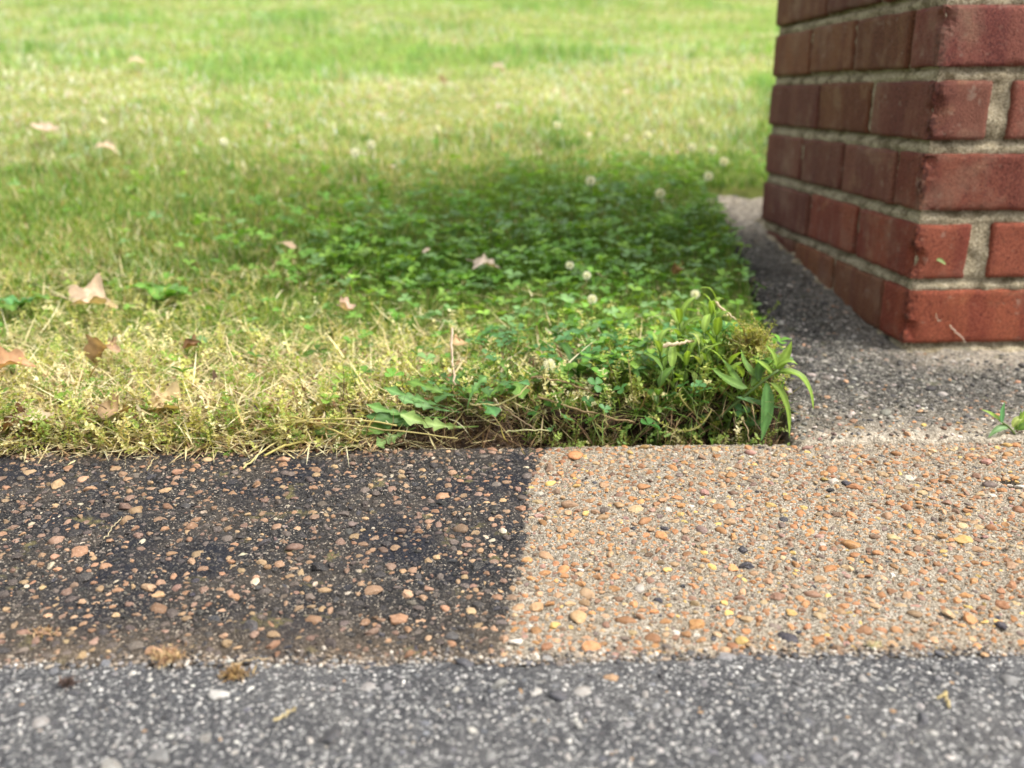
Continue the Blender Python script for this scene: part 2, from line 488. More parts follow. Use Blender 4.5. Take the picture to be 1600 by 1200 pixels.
ground = mesh_obj('lawn_ground', np.stack([X, Y, Z], -1), [grid_faces(len(xs), len(ys))], mat=soil_mat(), attrs={'turf': turf.ravel()})
# the turf lip that overhangs the hollow
lx = np.arange(hol[0] - 0.012, hol[1] + 0.004, 0.003)
lw = np.linspace(0, 1, 14)
prof_d = np.concatenate([np.linspace(1, 0, 8), np.linspace(0.0, 1, 8)]); prof_z = np.concatenate([np.zeros(7), [-.25], [-.75], -np.ones(7)])
LX, LI = np.meshgrid(lx, np.arange(16))
endf = np.clip(np.minimum(LX - lx[0], lx[-1] - LX) / 0.03, 0, 1)
def lip_edge(x): return 0.034 + 0.022 * fbm(x, x * 0, 34, 4, 201) + 0.030 * (1 - np.clip(np.minimum(x - lx[0], lx[-1] - x) / 0.03, 0, 1))
def lip_top(x, d): return 0.021 + 0.010 * fbm(x, d, 28, 3, 203) + 0.010 * np.exp(-((x - hump[0]) / 0.06) ** 2)
ld = lip_edge(LX) + (0.100 - lip_edge(LX)) * prof_d[LI]
LZ = lip_top(LX, ld) + prof_z[LI] * 0.014 + 0.005 * fbm(LX, ld + LI * .01, 130, 3, 205)
lip = mesh_obj('overhanging_turf', np.stack([LX, yback(LX) + ld, LZ], -1), [grid_faces(len(lx), 16)], mat=ground.data.materials[0], parent=ground, attrs={'turf': (np.where(LI < 5, .55, 0.0) * np.ones_like(LX)).ravel()})
tag(ground, 'dark soil ledge and rising lawn ground behind the kerb', kind='structure')

# ------------------------------------------------------------------ the brick pier
def brick_mesh(sx, sy, sz, seed, chip=(), step=0.0050, r=0.0020):
    """box with rounded, worn, uneven edges; chip lists (sx, sy) signs of vertical arrises that are broken"""
    n = [max(3, int(round(s / step))) for s in (sx, sy, sz)]
    idx, V, F = {}, [], []
    def vid(i, j, k):
        if (i, j, k) not in idx:
            idx[(i, j, k)] = len(V)
            V.append((i / n[0] - .5, j / n[1] - .5, k / n[2] - .5))
        return idx[(i, j, k)]
    for a in range(3):
        b, c = (a + 1) % 3, (a + 2) % 3
        for s in (0, n[a]):
            for u in range(n[b]):
                for v in range(n[c]):
                    q = []
                    for du, dv in ((0, 0), (1, 0), (1, 1), (0, 1)):
                        ijk = [0, 0, 0]; ijk[a] = s; ijk[b] = u + du; ijk[c] = v + dv
                        q.append(vid(*ijk))
                    F.append(q if s else q[::-1])
    P = np.array(V) * (sx, sy, sz)
    half = np.array([sx, sy, sz]) / 2
    inner = np.clip(P, -(half - r), half - r)
    dlt = P - inner
    nrm = dlt / np.maximum(np.linalg.norm(dlt, axis=1, keepdims=True), 1e-9)
    edge = np.sum(np.abs(dlt) > r * 0.9, axis=1) >= 2
    P = inner + nrm * r
    o = Vector((seed * 3.17, seed * 1.31, seed * 0.77))
    for i in range(len(P)):
        p = Vector(P[i])
        h = 0.0010 * mnoise.noise(p * 30 + o) + 0.0008 * mnoise.noise(p * 150 + o)
        if edge[i]: h -= 0.0042 * max(0, mnoise.noise(p * 60 + o) - 0.05)
        for (cx, cyy) in chip:
            e = math.hypot(p.x - cx * half[0], p.y - cyy * half[1])
            if e < 0.016:
                kk = min(1, 1.6 * (1 - e / 0.016))
                h -= kk * max(0, 0.017 * (mnoise.noise(p * 48 + o) + 0.02) + 0.0025 * mnoise.noise(p * 400 + o))
        P[i] = P[i] + nrm[i] * h
    F = np.array(F)
    near = np.zeros(len(P), np.float32)
    for (cx, cyy) in chip:
        near = np.maximum(near, 1 - np.clip(np.hypot(P[:, 0] - cx * half[0], P[:, 1] - cyy * half[1]) / 0.014, 0, 1))
    me = mesh_data('brick', P, [F], mat=M_BRICK, smooth=True, attrs={'broken': near})
    if chip: me.polygons.foreach_set('use_smooth', near[F].mean(1) < 0.12)
    return me

pier = empty('brick_pier', (PX, PY, 0))
tag(pier, 'square red brick pier with thick sandy mortar joints standing on the concrete apron', 'brick pier')
BH = 0.0645
JT = PITCHZ - BH
TONES = [(0.22, 0.070, 0.040), (0.195, 0.062, 0.043), (0.18, 0.068, 0.048), (0.16, 0.052, 0.046), (0.20, 0.056, 0.040)]
BROWN = [(0.215, 0.088, 0.042), (0.19, 0.082, 0.042), (0.24, 0.072, 0.040), (0.18, 0.070, 0.046)]
rb = random.Random(5)
# lengths along the left face (from the front corner), brick + joint, as measured course by course
left_odd = [0.075, 0.166, 0.165, 0.169]
left_even = [0.172, 0.180, 0.223]
def add_brick(x0, x1, y0, y1, zc, tone, chip, seed):
    seen = zc < 0.62 and (y0 == 0 or x0 == 0)
    me = brick_mesh(x1 - x0, y1 - y0, BH, seed, chip, 0.0050 if seen else 0.012)
    o = bpy.data.objects.new('brick', me)
    o.location = ((x0 + x1) / 2 + rb.uniform(-.0012, .0012), (y0 + y1) / 2 + rb.uniform(-.0012, .0012), zc + rb.uniform(-.001, .001))
    o.rotation_euler = (rb.uniform(-.006, .006), rb.uniform(-.005, .005), rb.uniform(-.008, .008))
    o.color = (*tone, 1)
    link(o, pier)
NC = 18
sd_ = 0
for c in range(NC):
    zc = 0.012 + BH / 2 + c * PITCHZ
    odd = c % 2 == 0
    lf = left_odd if odd else left_even
    jw = 0.010
    TH = 0.068
    def tone(pal=TONES):
        k = rb.choice(pal); f = rb.uniform(0.82, 1.15)
        red = max(0, 1 - c * 0.22)
        if pal is BROWN: red *= 0.3
        return tuple(min(1, a * f * (1 + (0.70, 0.62, 0.05)[i] * red ** 1.5)) for i, a in enumerate(k))
    y = 0.0
    for i, L in enumerate(lf):
        last = i == len(lf) - 1
        y1 = y + L - (0 if last else jw)
        if last: y1 = PW
        if i == 0:
            x1 = (0.172 if odd else 0.066)
            add_brick(0, x1, 0, TH if odd else y1, zc, tone(), [(-1, -1)], sd_)
        elif last and False:
            pass
        else:
            add_brick(0, TH, y, y1, zc, tone(BROWN), [], sd_)
        sd_ += 1
        y += L
    # front face, from the corner brick to the right arris
    x = 0.182 if odd else 0.066 + 0.026
    while x < PW - 0.03:
        x1 = min(x + 0.165, PW)
        if PW - x1 < 0.05: x1 = PW
        add_brick(x, x1, 0, TH, zc, tone(), [(1, -1)] if x1 == PW else [], sd_); sd_ += 1
        x = x1 + 0.012
    # right and back faces
    y = TH + jw
    while y < PW - 0.03:
        y1 = min(y + 0.165, PW)
        if PW - y1 < 0.05: y1 = PW
        add_brick(PW - TH, PW, y, y1, zc, tone(), [], sd_); sd_ += 1
        y = y1 + jw
    x = TH + jw
    while x < PW - TH - 0.03:
        x1 = min(x + 0.165, PW - TH - jw)
        if PW - TH - jw - x1 < 0.05: x1 = PW - TH - jw
        add_brick(x, x1, PW - TH, PW, zc, tone(), [], sd_); sd_ += 1
        x = x1 + jw
# the mortar: a rough core just behind the brick faces
def mortar_core():
    st = 0.0045
    nx = int(PW / st); nz = int(NC * PITCHZ / st)
    rec = 0.0055
    Vs, Fs, off = [], [], 0
    fu = np.concatenate([np.arange(0, 0.30, st), np.arange(0.30, PW - 2 * rec, 0.02), [PW - 2 * rec]])
    fz = np.concatenate([np.arange(-0.06, 0.60, st), np.arange(0.60, NC * PITCHZ, 0.02), [NC * PITCHZ + 0.004]])
    Ug, Zg = np.meshgrid(fu, fz)
    for s in range(4):
        n = 0.0048 * fbm(Ug + s, Zg, 55, 4, 101 + s) + 0.0015 * fbm(Ug, Zg + s, 260, 2, 111 + s)
        # mortar is struck: sits deeper under the upper brick, fuller above the lower one
        ph = ((Zg - 0.012) / PITCHZ) % 1.0
        n = n - 0.006 * smooth(0.90, 1.0, ph) + 0.003 * smooth(0.80, 0.86, ph) * (1 - smooth(0.86, 0.95, ph))
        # spread at the very foot
        n = n + 0.012 * (1 - smooth(-0.01, 0.014, Zg)) * (0.6 + 0.6 * fbm(Ug, Zg * 0, 30, 3, 121 + s))
        n = n * np.clip(np.minimum(Ug, PW - 2 * rec - Ug) / 0.010, 0, 1)
        a = rec + Ug
        lo, hi = rec - n, PW - rec + n
        P = [np.stack([a, lo, Zg], -1), np.stack([PW - rec + n, a, Zg], -1), np.stack([PW - a, hi, Zg], -1), np.stack([lo, PW - a, Zg], -1)][s]
        Vs.append(P.reshape(-1, 3)); Fs.append(grid_faces(len(fu), len(fz)) + off); off += Ug.size
    zt = NC * PITCHZ + 0.004
    Vs.append(np.array([[rec, rec, zt], [PW - rec, rec, zt], [PW - rec, PW - rec, zt], [rec, PW - rec, zt]])); Fs.append(np.array([[0, 1, 2, 3]]) + off)
    return np.concatenate(Vs), np.concatenate(Fs)
V, F = mortar_core()
mesh_obj('mortar', V, [F], mat=M_MORTAR, parent=pier)
# mortar bed that fills the foot where the slope buries the bricks, along the left face
U = np.arange(0, 0.62, 0.006); Wd = np.linspace(0, 1, 12)
Ug, Wg = np.meshgrid(U, Wd)
wid = 0.016 + 0.010 * fbm(Ug, Ug * 0, 14, 3, 131)
xx = 0.012 - Wg * wid * (1 + 0.5 * smooth(0.1, 0.5, Ug))
zz = slab_z(0, PY + Ug) + 0.012 * (1 - Wg) ** 1.5 - 0.004 + 0.003 * fbm(Ug, Wg * 0.03, 70, 3, 133)
mesh_obj('mortar_fillet', np.stack([xx, Ug - 0.01, zz], -1), [grid_faces(len(U), len(Wd))], mat=M_MORTAR, parent=pier)

# ------------------------------------------------------------------ stones
def ico(sub):
    t = (1 + 5 ** .5) / 2
    V = [(-1, t, 0), (1, t, 0), (-1, -t, 0), (1, -t, 0), (0, -1, t), (0, 1, t), (0, -1, -t), (0, 1, -t), (t, 0, -1), (t, 0, 1), (-t, 0, -1), (-t, 0, 1)]
    F = [(0, 11, 5), (0, 5, 1), (0, 1, 7), (0, 7, 10), (0, 10, 11), (1, 5, 9), (5, 11, 4), (11, 10, 2), (10, 7, 6), (7, 1, 8), (3, 9, 4), (3, 4, 2), (3, 2, 6), (3, 6, 8), (3, 8, 9), (4, 9, 5), (2, 4, 11), (6, 2, 10), (8, 6, 7), (9, 8, 1)]
    V = [np.array(v) / np.linalg.norm(v) for v in V]
    for _ in range(sub):
        mid, F2 = {}, []
        def m(a, b):
            k = (min(a, b), max(a, b))
            if k not in mid:
                v = V[a] + V[b]; V.append(v / np.linalg.norm(v)); mid[k] = len(V) - 1
            return mid[k]
        for a, b, c in F:
            x, y, z = m(a, b), m(b, c), m(c, a)
            F2 += [(a, x, z), (b, y, x), (c, z, y), (x, y, z)]
        F = F2
    return np.array(V), np.array(F)
def stone_protos(n, sub, seed, angular=0.5):
    r = np.random.RandomState(seed)
    V0, F0 = ico(sub)
    out = []
    for i in range(n):
        V = V0.copy()
        for _ in range(r.randint(4, 8)):                      # cut a few facets
            nn = r.normal(size=3) * (1, 1, .6); nn /= np.linalg.norm(nn)
            dd = V @ nn; lim = r.uniform(0.42, 0.80)
            V -= np.outer(np.maximum(0, dd - lim), nn) * r.uniform(0.6, 1.0) * min(1, angular * 1.6)
        V *= 1 + 0.10 * r.normal(size=(len(V), 1)) * angular
        V *= (1, r.uniform(0.55, 0.9), r.uniform(0.32, 0.55))
        V /= np.abs(V[:, 0]).max()
        out.append((V * 0.5, F0))
    return out
PROTO_BIG = stone_protos(16, 1, 11, 0.95)
PROTO_SMALL = stone_protos(12, 0, 12, 0.7)
PROTO_MESH = [mesh_data('pebble', V, [F], mat=M_STONE_OBJ, smooth=(i % 3 == 0)) for i, (V, F) in enumerate(PROTO_BIG)]

def poisson(n, sampler, sizes, cell=0.02, pad=0.55, tries=4):
    """largest first, reject overlaps"""
    sizes = np.sort(sizes)[::-1]
    gridd, P, Z = {}, [], []
    for s in sizes:
        for _ in range(tries):
            x, y = sampler()
            ci, cj = int(x // cell), int(y // cell)
            ok = True
            for a in (-1, 0, 1):
                for b in (-1, 0, 1):
                    for (u, v, q) in gridd.get((ci + a, cj + b), ()):
                        if (u - x) ** 2 + (v - y) ** 2 < (pad * (q + s)) ** 2: ok = False; break
                    if not ok: break
                if not ok: break
            if ok:
                gridd.setdefault((ci, cj), []).append((x, y, s)); P.append((x, y)); Z.append(s); break
    return np.array(P), np.array(Z)

def rot_mats(yaw, tilt, tdir):
    n = len(yaw)
    c, s = np.cos(yaw), np.sin(yaw)
    Rz = np.zeros((n, 3, 3)); Rz[:, 0, 0] = c; Rz[:, 0, 1] = -s; Rz[:, 1, 0] = s; Rz[:, 1, 1] = c; Rz[:, 2, 2] = 1
    ax = np.stack([np.cos(tdir), np.sin(tdir), np.zeros(n)], -1)
    K = np.zeros((n, 3, 3))
    K[:, 0, 1] = -ax[:, 2]; K[:, 0, 2] = ax[:, 1]; K[:, 1, 0] = ax[:, 2]; K[:, 1, 2] = -ax[:, 0]; K[:, 2, 0] = -ax[:, 1]; K[:, 2, 1] = ax[:, 0]
    Rt = np.eye(3)[None] + np.sin(tilt)[:, None, None] * K + (1 - np.cos(tilt))[:, None, None] * (K @ K)
    return Rt @ Rz

def scatter(protos, pos, scale, yaw, tilt, tdir, colors, cjit=None):
    """protos: (V, F) or (V, F, colmul); returns one joined V, F, C"""
    Rm = rot_mats(yaw, tilt, tdir)
    Vs, Fs, Cs, off = [], {}, [], 0
    which = rng.randint(0, len(protos), len(pos))
    for k, pr in enumerate(protos):
        sel = np.where(which == k)[0]
        if not len(sel): continue
        V, F = pr[0], pr[1]
        FL = F if isinstance(F, list) else [F]
        W = np.einsum('nij,vj->nvi', Rm[sel], V) * scale[sel][:, None, None] + pos[sel][:, None, :]
        Vs.append(W.reshape(-1, 3))
        for f in FL:
            f = np.asarray(f)
            if not len(f): continue
            ff = (f[None] + (off + len(V) * np.arange(len(sel)))[:, None, None]).reshape(-1, f.shape[1])
            Fs.setdefault(f.shape[1], []).append(ff)
        cm = pr[2] if len(pr) > 2 else np.ones((len(V), 3))
        C = colors[sel][:, None, :] * cm[None]
        Cs.append(C.reshape(-1, 3))
        off += len(V) * len(sel)
    return np.concatenate(Vs), [np.concatenate(f) for f in Fs.values()], np.concatenate(Cs)

def lay_stones(parent, pname, sname, P, sizes, zf, cols, nparts, sink=0.12, slabel=None):
    order = np.argsort(-sizes)
    P, sizes, cols = P[order], sizes[order], cols[order]
    if np.ndim(sink): sink = sink[order]
    n = len(P)
    yaw = rng.uniform(0, 6.28, n); tilt = np.abs(rng.normal(0, 0.16, n)); td = rng.uniform(0, 6.28, n)
    z = zf(P[:, 0], P[:, 1]) - sizes * 0.5 * 0.40 * (sink + rng.uniform(-0.35, 0.75, n))
    pos = np.column_stack([P, z])
    px, py = project(pos[:, 0], pos[:, 1], pos[:, 2])
    vis = (px > -5) & (px < 1605) & (py > 0) & (py < 1205)
    cand = np.where(vis)[0][:nparts]
    Rm = rot_mats(yaw, tilt, td)
    for i in cand:
        o = bpy.data.objects.new(pname, PROTO_MESH[rng.randint(len(PROTO_MESH))])
        M = Matrix([list(r_) for r_ in Rm[i]]).to_4x4()
        M.translation = Vector(pos[i])
        o.matrix_world = M @ Matrix.Scale(sizes[i], 4)
        o.color = (*cols[i], 1)
        link(o, parent)
    rest = np.ones(n, bool); rest[cand] = False
    big = rest & (sizes > 0.0030); small = rest & ~big
    Vs, Fs, Cs, off = [], [], [], 0
    for msk, pro in ((big, PROTO_BIG), (small, PROTO_SMALL)):
        if msk.sum() == 0: continue
        V, F, C = scatter(pro, pos[msk], sizes[msk], yaw[msk], tilt[msk], td[msk], cols[msk])
        Vs.append(V); Fs += [f + off for f in F]; Cs.append(C); off += len(V)
    o = mesh_obj(sname, np.concatenate(Vs), [np.concatenate(Fs)], np.concatenate(Cs), M_STONE, parent)
    o.data.polygons.foreach_set('use_smooth', rng.rand(len(o.data.polygons)) < 0.0)
    o['kind'] = 'stuff'
    return o

def pick(pal, wts, n, jit=0.18, hue=0.05):
    pal = np.array(pal); k = rng.choice(len(pal), n, p=np.array(wts) / sum(wts))
    c = pal[k] * (1 + jit * rng.normal(size=(n, 1))) * (1 + hue * rng.normal(size=(n, 3)))
    return np.clip(c, 0.008, 0.9)

# kerb pebbles
def samp_kerb():
    x = random.uniform(-0.56, 0.64)
    t = random.uniform(0.012, 0.985)
    return x, float(yback(x) + (yfront(x) - yback(x)) * t)
sz = np.concatenate([rng.uniform(0.0115, 0.0165, 110), rng.uniform(0.0085, 0.0115, 620), rng.uniform(0.0056, 0.0085, 2700), rng.uniform(0.0034, 0.0056, 5600), rng.uniform(0.0017, 0.0034, 8500)])
P, sz = poisson(len(sz), samp_kerb, sz, 0.018, 0.43, 7)
WARM = [(0.43, 0.215, 0.085), (0.40, 0.25, 0.135), (0.34, 0.165, 0.075), (0.45, 0.31, 0.17), (0.55, 0.37, 0.12), (0.23, 0.135, 0.085), (0.17, 0.13, 0.105), (0.58, 0.52, 0.43), (0.05, 0.05, 0.06), (0.34, 0.20, 0.155)]
cw = pick(WARM, [30, 22, 20, 14, 6, 9, 4, 2, 1.5, 4], len(P), .18, .03)
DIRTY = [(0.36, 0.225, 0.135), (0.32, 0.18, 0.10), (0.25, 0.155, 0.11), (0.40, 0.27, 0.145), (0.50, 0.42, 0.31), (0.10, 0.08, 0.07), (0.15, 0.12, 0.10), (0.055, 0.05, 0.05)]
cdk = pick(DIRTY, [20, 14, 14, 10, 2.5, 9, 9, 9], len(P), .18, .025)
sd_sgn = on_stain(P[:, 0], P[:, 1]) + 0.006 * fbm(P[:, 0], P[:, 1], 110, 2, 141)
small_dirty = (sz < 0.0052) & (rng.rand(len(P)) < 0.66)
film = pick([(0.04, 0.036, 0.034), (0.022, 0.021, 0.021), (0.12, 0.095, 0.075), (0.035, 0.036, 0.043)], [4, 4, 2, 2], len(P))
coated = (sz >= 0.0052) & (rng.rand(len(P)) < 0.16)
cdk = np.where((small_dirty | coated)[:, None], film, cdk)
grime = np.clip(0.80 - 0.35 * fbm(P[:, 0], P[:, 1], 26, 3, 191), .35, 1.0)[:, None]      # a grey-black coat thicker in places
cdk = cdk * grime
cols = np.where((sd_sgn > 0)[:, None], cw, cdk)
lay_stones(kerb, 'pebble', 'small_pebbles', P, sz, lambda x, y: kerb_z(x, y) + kerb_rough(x, y), cols * np.where((sd_sgn > 0)[:, None], .90, 1.0), 300, sink=np.where(sd_sgn > 0, 0.0, 0.18))

# road stones
def samp_road():
    x = random.uniform(-0.44, 0.46)
    return x, float(yfront(x) - random.uniform(-0.001, 0.185))
sz = np.concatenate([rng.uniform(0.0085, 0.014, 110), rng.uniform(0.0055, 0.0085, 420), rng.uniform(0.0035, 0.0055, 1700), rng.uniform(0.0014, 0.0035, 9500)])
P, sz = poisson(len(sz), samp_road, sz, 0.015, 0.5, 3)
GREY = [(0.46, 0.445, 0.41), (0.30, 0.29, 0.275), (0.16, 0.16, 0.163), (0.075, 0.080, 0.09), (0.035, 0.035, 0.04), (0.50, 0.48, 0.44), (0.40, 0.25, 0.13), (0.24, 0.215, 0.18)]
cols = pick(GREY, [12, 22, 22, 20, 20, 2.5, 1.6, 4], len(P), .2, .012)
bigs = sz > 0.0050
cols[bigs] = pick([(0.26, 0.25, 0.235), (0.17, 0.17, 0.17), (0.11, 0.115, 0.125), (0.34, 0.33, 0.30), (0.06, 0.062, 0.07), (0.32, 0.20, 0.11)], [20, 24, 20, 10, 14, 1.5], bigs.sum(), .18, .012)
white = (sz < 0.0036) & (rng.rand(len(P)) < 0.25)
cols[white] = np.array((.50, .49, .46)) * rng.uniform(.7, 1.15, (white.sum(), 1))
lay_stones(road, 'stone', 'fine_aggregate', P, sz, lambda x, y: ROAD_Z + road_rough(x, y), cols, 300, sink=0.40)

# grit and silt gathered along the seam between kerb and road
n = 2600
x = rng.uniform(-0.44, 0.46, n); y = yfront(x) + rng.normal(0.001, 0.0045, n)
z = np.maximum(kerb_z(x, y), ROAD_Z + road_rough(x, y) - .0035) + .0005
c = np.array([(.20, .15, .105), (.12, .10, .085), (.30, .25, .19), (.07, .07, .07), (.42, .38, .32)])[rng.randint(5, size=n)] * (1 + .2 * rng.normal(size=(n, 1)))
V, F, C = scatter(PROTO_SMALL, np.column_stack([x, y, z]), rng.uniform(.0012, .0042, n) * (1 + .9 * (rng.rand(n) < .04)), rng.uniform(0, 6.28, n), rng.uniform(0, .8, n), rng.uniform(0, 6.28, n), np.clip(c, .01, .7))
o_ = mesh_obj('seam_grit', V, F, C, M_STONE, smooth=False); tag(o_, 'loose grit gathered along the seam between kerb and asphalt', 'grit', kind='stuff')

# apron stones
def samp_slab():
    y = random.uniform(float(yback(0.4)) + 0.006, PY + 0.30) if random.random() < .8 else random.uniform(PY, SLAB_END)
    x = float(slab_edge(y)) + 0.004 + random.random() ** 1.2 * 0.60
    return x, y
sz = np.concatenate([rng.uniform(0.008, 0.015, 140), rng.uniform(0.005, 0.008, 1700), rng.uniform(0.003, 0.005, 5200), rng.uniform(0.0018, 0.003, 3500)])
P, sz = poisson(len(sz), samp_slab, sz, 0.016, 0.5, 3)
keep = ~((P[:, 0] > PX - 0.012) & (P[:, 1] > PY - 0.012) & (P[:, 0] < PX + PW) & (P[:, 1] < PY + PW))
P, sz = P[keep], sz[keep]
near = np.exp(-(P[:, 1] - yback(P[:, 0])) / 0.05)[:, None]
ca = pick([(0.30, 0.28, 0.245), (0.17, 0.16, 0.14), (0.075, 0.072, 0.065), (0.42, 0.40, 0.35), (0.38, 0.22, 0.12), (0.06, 0.06, 0.06), (0.27, 0.21, 0.16)], [12, 18, 18, 4, 2.5, 18, 7], len(P), .18, .03)
cb = pick(WARM, [8, 12, 6, 12, 4, 8, 8, 12, 2, 4], len(P))
cols = np.where(rng.rand(len(P), 1) < near * 0.8, cb, ca)
lay_stones(slab, 'pebble', 'grit', P, sz, lambda x, y: slab_z(x, y) + slab_rough(x, y), cols, 300, sink=-0.25)

# ------------------------------------------------------------------ ground cover
def on_lawn(x, y):
    d = y - yback(x)
    return (d > 0.004) & ((x < slab_edge(y) - 0.002) | (y > SLAB_END + 0.01))

def ell(px, py, cx, cyy, rx, ry):
    return np.exp(-(((px - cx) / rx) ** 2 + ((py - cyy) / ry) ** 2))

def lawn_maps(x, y):
    """what grows where: dryness, clover, lushness (0..1)"""
    z = ground_z(x, y)
    px, py = project(x, y, z + 0.015)
    n = fbm(x, y, 7, 3, 151); n2 = fbm(x, y, 2.2, 3, 155)
    dry = 0.82 * smooth(430, 600, py) * (1 - smooth(520, 760, px)) + 0.45 * smooth(480, 560, py) * (1 - smooth(900, 1050, px)) * smooth(450, 650, px) + 0.25 * n
    far = 1 - smooth(200, 400, py)
    fardry = 0.34 + 0.95 * n2 + 0.55 * n + 1.0 * ell(px, py, 660, 150, 190, 32) + 0.7 * ell(px, py, 160, 170, 160, 70) + 0.7 * ell(px, py, 1120, 170, 90, 60) + 0.5 * ell(px, py, 430, 220, 200, 50) + .5 * ell(px, py, 900, 130, 200, 50) \
        - 1.0 * ell(px, py, 640, 88, 160, 22) - 0.6 * ell(px, py, 240, 150, 40, 30) + 0.35 * ell(px, py, 150, 300, 350, 70)
    mid = smooth(180, 320, py) * (1 - smooth(400, 520, py)) * (1 - smooth(300, 700, px))
    dry = dry + mid * (0.48 + 0.5 * n2)
    dry = dry * (1 - far) + far * fardry
    clo = 1.1 * ell(px, py, 830, 400, 330, 95) + 0.7 * ell(px, py, 640, 380, 220, 60) + 0.35 * ell(px, py, 1000, 300, 250, 70) + 0.5 * ell(px, py, 980, 560, 200, 60) + 0.25 * n
    clo = clo * smooth(180, 300, py)
    return np.clip(dry, 0, 1), np.clip(clo, 0, 1), px, py

def clear_near(x, y):
    d = y - yback(x)
    b = smooth(bare0 - 0.03, bare0 + 0.03, x) * (1 - smooth(0.025, 0.06, d))
    hw = smooth(hol[0] - 0.01, hol[0] + 0.03, x) * (1 - smooth(0.056, 0.078, d))
    return np.maximum(b, hw)

def blades(pos, h, wdt, az, lean, curl, cb, ct, nseg=3):
    """tapered, bending strips, joined"""
    n = len(pos)
    dirv = np.stack([np.cos(az), np.sin(az), np.zeros(n)], -1)
    fa = az + np.pi / 2 + rng.normal(0, .5, n)
    side = np.stack([np.cos(fa), np.sin(fa), np.zeros(n)], -1)
    Vs, Cs = [], []
    p = pos.copy(); ang = lean.copy()
    for k in range(nseg + 1):
        t = k / nseg
        wk = wdt * (1 - t) ** 0.6 * (0.75 + 0.5 * min(t * 3, 1)) * 0.5
        c = cb * (1 - t) + ct * t
        if k < nseg:
            Vs += [p - side * wk[:, None], p + side * wk[:, None]]; Cs += [c, c]
        else:
            Vs.append(p); Cs.append(c)
        p = p + (dirv * np.sin(ang)[:, None] + np.array([0, 0, 1.0]) * np.cos(ang)[:, None]) * (h / nseg)[:, None]
        ang = ang + curl / nseg
    m = 2 * nseg + 1
    V = np.stack(Vs, 1).reshape(-1, 3); C = np.stack(Cs, 1).reshape(-1, 3)
    base = (np.arange(n) * m)[:, None]
    Q = np.concatenate([base + np.array([2 * k, 2 * k + 1, 2 * k + 3, 2 * k + 2]) for k in range(nseg - 1)])
    Tt = base + np.array([2 * nseg - 2, 2 * nseg - 1, 2 * nseg])
    return V, [Q, Tt], C

def sample_region(n, x0, x1, y0, y1, power=1.0):
    y = y0 + (y1 - y0) * rng.rand(n) ** power
    ym = (y - y0) / (y1 - y0)
    x = x0(y) + (x1(y) - x0(y)) * rng.rand(n)
    k = on_lawn(x, y)
    return x[k], y[k]

GREEN = np.array([(0.13, 0.245, 0.034), (0.165, 0.29, 0.042), (0.105, 0.215, 0.038), (0.20, 0.32, 0.056)])
YELL = np.array([(0.29, 0.36, 0.085), (0.40, 0.39, 0.14), (0.24, 0.34, 0.070)])
STRAW = np.array([(0.64, 0.55, 0.30), (0.60, 0.48, 0.27), (0.72, 0.65, 0.43), (0.34, 0.22, 0.12)])
def blade_cols(n, dry, far):
    g = GREEN[rng.randint(4, size=n)]; yl = YELL[rng.randint(3, size=n)]; s = STRAW[rng.randint(4, size=n)]
    r = rng.rand(n)
    c = np.where((r < dry * 0.42)[:, None], s, np.where((r < dry * 1.0)[:, None], yl, g))
    c = c * (1 + 0.16 * rng.normal(size=(n, 1)))
    c = c * (1 + far[:, None] * np.array([0.90, 0.74, 2.3]))  # far blades painted brighter and paler, in place of stronger sunlight there
    return np.clip(c, 0.02, 0.8)

# near lawn grass
wide = lambda k, o: (lambda y: -k * y - o, lambda y: k * y + o)
xl, xr = wide(0.58, 0.03)
x, y = sample_region(60000, xl, xr, 0.80, 2.1, 1.25)
dry, clo, px, py = lawn_maps(x, y)
d = y - yback(x)
k = rng.rand(len(x)) < (1 - 0.60 * clo) * (1 - clear_near(x, y))
x, y, dry, d = x[k], y[k], dry[k], d[k]
n = len(x)
h = rng.uniform(0.012, 0.034, n) * (0.62 + 0.5 * (1 - dry)) * (0.6 + 0.4 * smooth(0.0, 0.10, d))
V, F, C = blades(np.column_stack([x, y, ground_z(x, y) - 0.003]), h, rng.uniform(0.0009, 0.0024, n), rng.uniform(0, 6.28, n), np.abs(rng.normal(0.35, .3, n)) + dry * 0.3, rng.uniform(0.2, 1.5, n), blade_cols(n, dry, np.zeros(n)) * 0.8, blade_cols(n, dry, np.zeros(n)))
tag(mesh_obj('grass', V, F, C, M_GRASS), 'short mown grass at the kerb edge', 'grass', kind='stuff')
# far lawn grass
xl, xr = wide(0.66, 0.1)
x, y = sample_region(165000, xl, xr, 1.3, 11.0, 1.8)
dry, clo, px, py = lawn_maps(x, y)
n = len(x)
sc = 0.75 + 0.22 * np.sqrt(y)
h = rng.uniform(0.022, 0.055, n) * sc * (1.1 - 0.4 * dry) * (0.45 + 0.4 * smooth(1.3, 3.2, y))
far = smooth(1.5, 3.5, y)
tf = fbm(x, y, 8, 2, 161) + 1.3 * fbm(x, y, 2.2, 2, 164)
h = h * np.clip(1 + 0.6 * tf, .4, 1.9)
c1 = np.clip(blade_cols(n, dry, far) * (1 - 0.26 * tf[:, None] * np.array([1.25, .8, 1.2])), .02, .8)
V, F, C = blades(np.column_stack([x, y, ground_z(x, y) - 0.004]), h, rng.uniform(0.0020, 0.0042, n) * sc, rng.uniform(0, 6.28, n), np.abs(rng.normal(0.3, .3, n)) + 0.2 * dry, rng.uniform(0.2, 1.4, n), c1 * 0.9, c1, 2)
tag(mesh_obj('lawn_grass', V, F, C, M_GRASS), 'pale sunlit lawn grass rising up the slope behind', 'grass', kind='stuff')

